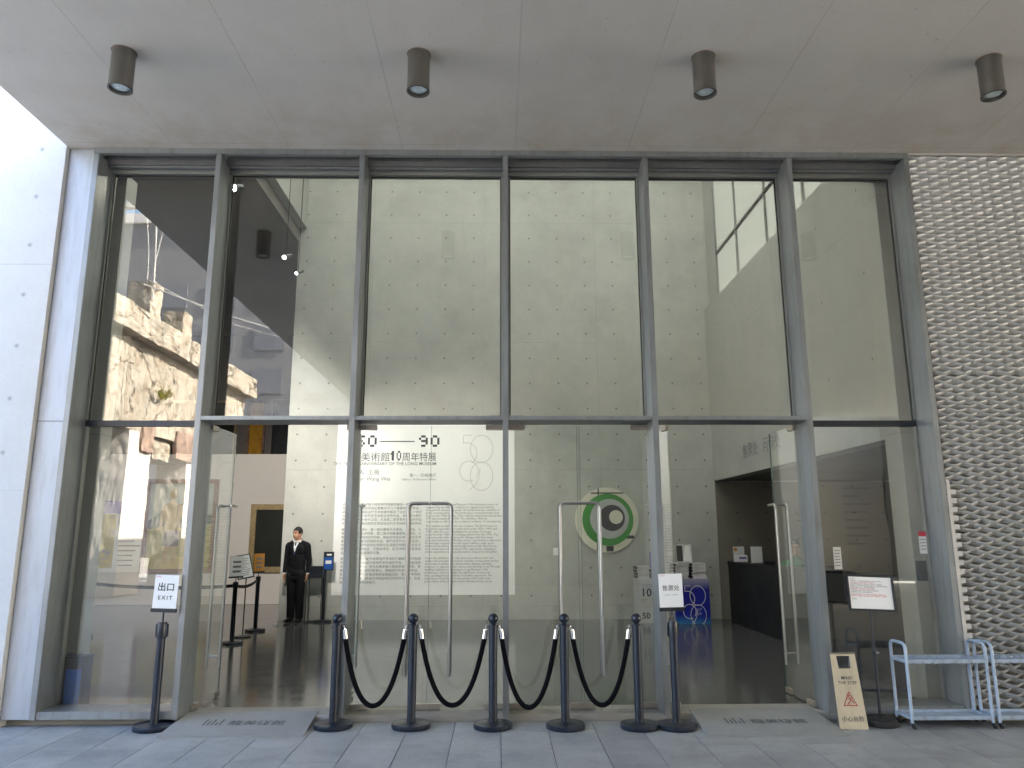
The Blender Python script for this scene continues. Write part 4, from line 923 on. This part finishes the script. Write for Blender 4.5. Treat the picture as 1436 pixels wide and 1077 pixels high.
def head_details(parent, c, rot, hairlen=1.0):
    Rm = Matrix.Translation(c) @ rot
    bm = bmesh.new(); bmesh.ops.create_icosphere(bm, subdivisions=4, radius=1, matrix=Matrix.Diagonal((.080, .098, .092, 1)))
    random.seed(11)
    for v in bm.verts:
        p = v.co; p.y += .014; p.z += .036
        n = sin(p.x*190)*sin(p.y*170+1)*.0022+sin(p.x*420+p.z*300)*.0012; p += p.normalized()*n
        if p.z > .10: p.z += .006*cos(p.x*60)
    kill = [v for v in bm.verts if (v.co.y < -.045 and v.co.z < .062+abs(v.co.x)*-.25) or (v.co.z < -.005 and v.co.y < .03) or v.co.z < -.045]
    bmesh.ops.delete(bm, geom=kill, context='VERTS'); bm.transform(Rm)
    o = obj('hair', bm, M['hair'], parent, smooth=True); mo = o.modifiers.new('s', 'SOLIDIFY'); mo.thickness = .008; mo.offset = -1
    for s in (-1, 1):
        bm = bmesh.new(); bmesh.ops.create_icosphere(bm, subdivisions=2, radius=1, matrix=Rm @ Matrix.Translation((s*.028, -.0795, .006)) @ Matrix.Diagonal((.013, .006, .005, 1))); obj('eye', bm, M['eye'], parent)
        bm = bmesh.new(); bmesh.ops.create_icosphere(bm, subdivisions=2, radius=1, matrix=Rm @ Matrix.Translation((s*.029, -.086, .030)) @ Matrix.Diagonal((.020, .006, .0035, 1))); obj('eyebrow', bm, M['hair'], parent)
    bm = bmesh.new(); bmesh.ops.create_icosphere(bm, subdivisions=2, radius=1, matrix=Rm @ Matrix.Translation((0, -.0905, -.050)) @ Matrix.Diagonal((.021, .005, .0055, 1))); obj('mouth', bm, M['lip'], parent)

man = thing('person', 'man in a black suit and tie standing with arms down by the concrete wall', 'person', (-3.755, 14.42, .058), radians(-14))
hc = Vector((-.005, -.025, 1.60)); hr = Matrix.Rotation(radians(-16), 4, 'Z')
pp = head_parts(hc, hr)
pp += [('c', (0, .01, 1.44), .060, (0, .005, 1.50), .054),
       ('e', (0, .0, 1.30), (.185, .115, .15), None), ('e', (0, .0, 1.15), (.176, .112, .18), None), ('e', (0, .0, 1.06), (.172, .112, .16), None), ('e', (0, 0, 1.0), (.162, .108, .16), None), ('e', (0, .005, .90), (.176, .118, .15), None), ('c', (-.075, 0, .80), .105, (.075, 0, .80), .105)]
for s in (-1, 1):
    pp += [('c', (s*.07, .01, 1.435), .050, (s*.185, .01, 1.385), .062), ('c', (s*.195, .01, 1.37), .062, (s*.232, .025, 1.12), .050), ('c', (s*.232, .025, 1.12), .050, (s*.238, -.01, .885), .040)]
    pp += hand((s*.238, -.015, .875), s)
    pp += [('c', (s*.088, 0, .86), .104, (s*.086, -.002, .50), .080), ('c', (s*.086, -.002, .50), .080, (s*.088, .01, .09), .068),
           ('e', (s*.095, -.055, .038), (.046, .125, .036), Matrix.Rotation(-s*radians(10)*-1, 4, 'Z')), ('e', (s*.09, .01, .05), (.042, .055, .05), None)]
me = body_mesh(pp, .0062, 'body')
for m in ('suit', 'skin', 'shirt', 'shoe'): me.materials.append(M[m])
for f in me.polygons:
    c = f.center; i = 0
    if c.z > 1.475: i = 1
    elif c.z > 1.44 and c.z <= 1.475 and abs(c.x) < .075: i = 2
    elif c.z < .085: i = 3
    elif abs(c.x) > .195 and c.z < .875: i = 1
    elif abs(c.x) > .195 and c.z < .889: i = 2
    elif c.y < -.03 and c.z > 1.245 and abs(c.x) < (c.z-1.245)*.25: i = 2
    f.material_index = i
bo = bpy.data.objects.new('body', me); COL.objects.link(bo); bo.parent = man
head_details(man, hc, hr)
bm = bmesh.new(); prism(bm, [(-.014, 1.445), (.014, 1.445), (.010, 1.425), (.026, 1.24), (0, 1.205), (-.026, 1.24), (-.010, 1.425)], 0, .008)
for v in bm.verts: v.co.y += -.088-(.0 if v.co.z > 1.42 else .034)*min(1, (1.445-v.co.z)/.1)
obj('tie', bm, M['tie'], man)
for s in (-1, 1):
    bm = bmesh.new(); prism(bm, [(s*.006, 1.235), (s*.056, 1.455), (s*.088, 1.43), (s*.105, 1.36), (s*.075, 1.35), (s*.030, 1.21)], 0, .006)
    for v in bm.verts: v.co.y += -.119+max(0, v.co.z-1.34)*.42+abs(v.co.x)*.14
    obj('lapel', bm, M['suit'], man)
    bm = bmesh.new(); prism(bm, [(s*.004, 1.448), (s*.052, 1.49), (s*.06, 1.46), (s*.028, 1.425)], -.075, -.069); obj('collar', bm, M['shirt'], man)
bm = bmesh.new(); disc(bm, 0, 1.14, .008, -.122, -.112, 12); obj('button', bm, M['shoe'], man)
# seated clerk in green behind the counter
ck = thing('person', 'clerk in a green top sitting behind the black counter, mostly hidden by the door', 'person', (4.72, 12.1, .056), radians(-30))
hc = Vector((0, -.03, 1.36)); hr = Matrix.Rotation(radians(10), 4, 'Z'); pp = head_parts(hc, hr)
pp += [('c', (0, .01, 1.2), .055, (0, .01, 1.26), .05), ('e', (0, 0, 1.06), (.18, .11, .15), None), ('e', (0, 0, .9), (.16, .11, .18), None), ('e', (0, 0, .72), (.17, .13, .15), None), ('c', (-.09, -.05, .62), .085, (-.1, -.42, .60), .06), ('c', (.09, -.05, .62), .085, (.1, -.42, .60), .06),
       ('c', (-.1, -.42, .58), .055, (-.1, -.40, .1), .045), ('c', (.1, -.42, .58), .055, (.1, -.40, .1), .045), ('e', (-.1, -.46, .045), (.045, .12, .04), None), ('e', (.1, -.46, .045), (.045, .12, .04), None)]
for s in (-1, 1): pp += [('c', (s*.17, 0, 1.12), .056, (s*.22, -.04, .90), .046), ('c', (s*.22, -.04, .90), .045, (s*.14, -.25, .88), .036)] + hand((s*.14, -.25, .88), s, Vector((0, -1, -.2)))
me = body_mesh(pp, .008, 'body')
for m in ('cloth_green', 'skin', 'suit'): me.materials.append(M[m])
for f in me.polygons:
    c = f.center; f.material_index = 1 if (c.z > 1.235 or c.y < -.26 and c.z > .8) else (2 if c.z < .72 else 0)
bo = bpy.data.objects.new('body', me); COL.objects.link(bo); bo.parent = ck; head_details(ck, hc, hr)
t = thing('stool', 'black stool under the clerk behind the counter', 'stool', (4.72, 12.1, .056)); bm = bmesh.new(); lathe(bm, [(0, .50), (.19, .50), (.2, .53), (.19, .56), (0, .56)], 24); obj('seat', bm, M['black'], t); T('pole', [(0, 0, .02), (0, 0, .5)], .025, M['steel'], t); bm = bmesh.new(); lathe(bm, [(0, 0), (.22, 0), (.22, .02), (0, .03)], 24); obj('base', bm, M['steel'], t)

# ================================================================ BEHIND THE CAMERA (seen reflected in the glass)
def rough_block(bm, b, n, amp, seed):
    """box with a broken, uneven surface"""
    random.seed(seed); x0, y0, z0, x1, y1, z1 = b
    v0 = len(bm.verts); box(bm, *b); bm.verts.ensure_lookup_table(); vs = bm.verts[v0:]
    ed = set(e for v in vs for e in v.link_edges); bmesh.ops.subdivide_edges(bm, edges=list(ed), cuts=n, use_grid_fill=True)
    bm.verts.ensure_lookup_table()
    for v in bm.verts[v0:]:
        p = v.co.copy(); q = Vector((seed, 0, 0))
        d = noise.noise_vector(p*1.1+q)*amp*2.2 + noise.noise_vector(p*3.7+q)*amp*1.6 + noise.noise_vector(p*11+q)*amp
        if noise.noise(p*2.3+q) > .38: d += noise.noise_vector(p*5)*amp*3
        v.co += d
rn = thing('ruined_hopper', 'weathered sunlit concrete coal hopper standing on columns, mirrored in the first bays', 'ruined hopper', (0, 0, 0))
bm = bmesh.new(); rough_block(bm, (-13.5, -15.4, 4.55, -10.3, -4.3, 7.1), 44, .011, 1); obj('hopper_body', bm, M['ruin'], rn)
bm = bmesh.new(); rough_block(bm, (-13.8, -15.7, 7.1, -9.95, -4.1, 7.85), 40, .020, 2); obj('cornice', bm, M['ruin'], rn)
for y0, z1 in ((-6.9, 9.0), (-9.2, 8.75), (-12.3, 8.5)):
    bm = bmesh.new(); rough_block(bm, (-10.9, y0-.35, 7.85, -10.2, y0+.35, z1), 12, .02, 3); obj('stump', bm, M['ruin'], rn)
for y0 in (-6.95, -11.0, -14.9):
    bm = bmesh.new(); rough_block(bm, (-11.3, y0-.70, 0, -10.32, y0+.70, 4.6), 22, .010, 5); obj('column', bm, M['ruin_column'], rn)
for y0, y1 in ((-7.6, -6.9), (-11.8, -9.2)):
    bm = bmesh.new(); rough_block(bm, (-10.35, y1, 4.0, -10.22, y0, 4.9), 6, .02, 6); obj('rusted_plate', bm, M['rust'], rn)
bm = bmesh.new(); rough_block(bm, (-12.6, -10.1, 3.9, -10.45, -8.0, 4.6), 16, .02, 8); obj('chute', bm, M['ruin'], rn)
random.seed(4)
for (px_, py_, pz_, lb) in ((-10.15, -7.6, 5.6, 'yellow green shrub growing out of the hopper wall'), (-10.15, -10.9, 4.5, 'dry yellow shrub at the lower edge of the hopper')):
    t = thing('wall_shrub', lb, 'shrub', (px_, py_, pz_)); bm = bmesh.new(); bl = bmesh.new()
    for q in range(34):
        a = random.uniform(-1.3, 1.3); d = Vector((random.uniform(.1, .5), sin(a), cos(a)*.55+.1)).normalized()*random.uniform(.25, .62); tube(bm, [(0, 0, 0), d*.5+Vector((0, 0, .05)), d], [.008, .005, .002], 4)
        for w_ in range(12):
            p = d*random.uniform(.4, 1)+Vector([random.gauss(0, .03) for _ in range(3)]); n = Vector([random.gauss(0, 1) for _ in range(3)]).normalized()*.035; m2 = n.orthogonal().normalized()*.014
            bl.faces.new([bl.verts.new(p-n), bl.verts.new(p+m2), bl.verts.new(p+n), bl.verts.new(p-m2)])
    o = obj('stems', bm, M['twig'], t); o['kind'] = 'stuff'; o = obj('foliage', bl, M['leaf'], t); o['kind'] = 'stuff'
def cable(pts, lb, r=.012):
    tag(T('hanging_cable', pts, r, M['cable'], None, 6), lb, 'cable')
# reflected cables: hung from a steel arm beside the hopper
t = thing('cable_mast', 'pale steel arm high beside the hopper from which ropes hang', 'mast', (0, 0, 0)); T('post', [(-12.2, -6.4, 7.9), (-12.2, -6.4, 11.5)], .09, M['cable'], t, 8); B('arm', (-14.0, -6.5, 11.2, -10.5, -6.3, 11.38), M['cable'], t, .01)
cable([(-9.9, -5.6, 12.0), (-9.75, -5.6, 9.5), (-9.7, -5.6, 8.1)], 'thick pale rope hanging straight down past the hopper', .018)
cable([(-10.3, -5.6, 12.0), (-9.95, -5.6, 9.6), (-9.9, -5.6, 8.6)], 'thin rope left of the thick hanging rope', .010)
cable([(-9.25, -5.6, 12.0), (-9.65, -5.6, 9.8), (-9.8, -5.6, 8.7)], 'thin rope slanting in from the right of the thick rope', .010)
cable([(-9.9, -5.4, 8.5), (-7.4, -5.3, 7.55), (-4.15, -5.3, 6.53), (-3.5, -5.3, 6.33)], 'dark cable stretched from the hopper to the canopy', .022)
cable([(-9.9, -5.6, 8.7), (-7.3, -5.5, 7.35), (-4.2, -5.5, 6.5)], 'pale rope stretched beside the dark cable', .012)
# sunlit vault wall with lettering behind the camera
bm = bmesh.new()
prof = [(11.4, 0), (15.2, 0), (15.05, 1.2), (14.9, 2.6), (14.95, 3.8), (15.3, 5.0), (16.0, 6.2), (17.0, 7.2), (18.6, 8.0), (18.6, 8.6), (11.4, 8.6)]
prism(bm, prof, -14.7, -14.3); vw = obj('vault_wall', bm, M['wall_text']); tag(vw, 'sunlit concrete vault wall behind the camera, mirrored in the right bays', 'wall')
for body, z_ in (('Long Museum is a private art institution', 3.9), ('Museum in Shanghai & collection', 3.6)):
    text('wall_lettering', body, .16, M['ink_grey'], vw, (14.6, -14.296, z_), facing=1)
for q in range(8): B('text_line', (13.3, -14.299, 1.2+q*.3, 14.1+random.uniform(-.2, .3), -14.296, 1.27+q*.3), M['ink_grey'], vw)
dw = thing('sky_blocker', 'dark block added behind the camera to keep bright sky out of the glass', 'building', (0, 0, 0))  # invented walls that hide sky and sunlit ground from the glass
B('wall', (-1.5, -12.5, 0, 10.5, -10.2, 8.5), M['dark_wall'], dw); B('low_blocker', (-4.3, -12.5, 0, -1.502, -10.2, 5.45), M['dark_wall'], dw); B('coping', (-1.55, -12.6, 8.5, 10.6, -10.1, 8.7), M['roof'], dw)
gb = thing('slab_block', 'tall grey slab building beyond the ruined hopper', 'building', (0, 0, 0))
B('wall', (-60, -52, 0, -3.5, -42, 26.0), M['far_block'], gb); B('coping', (-60.3, -52, 26.0, -3.2, -41.7, 26.8), M['partition'], gb)
for i in range(6):
    for q in range(14): B('window', (-58+q*3.9, -41.99, 2+i*3.4, -55.6+q*3.9, -41.9, 3.9+i*3.4), M['far_glass'], gb)
# dark block added farther right in place of a shaded vault
sb = thing('vault_shade_block', 'dark grey block added behind the camera, standing for a shaded vault', 'building', (22, -16, 0)); B('wall', (-7, -4, 0, 9, 4, 9), M['recess'], sb); B('roof', (-7.2, -4.2, 9, 9.2, 4.2, 9.3), M['roof'], sb)
for i in range(6):
    for j in range(2): B('window', (-6+i*2.5, 4.001, 1.2+j*4, -4.4+i*2.5, 4.03, 3.4+j*4), M['book_dark'], sb)
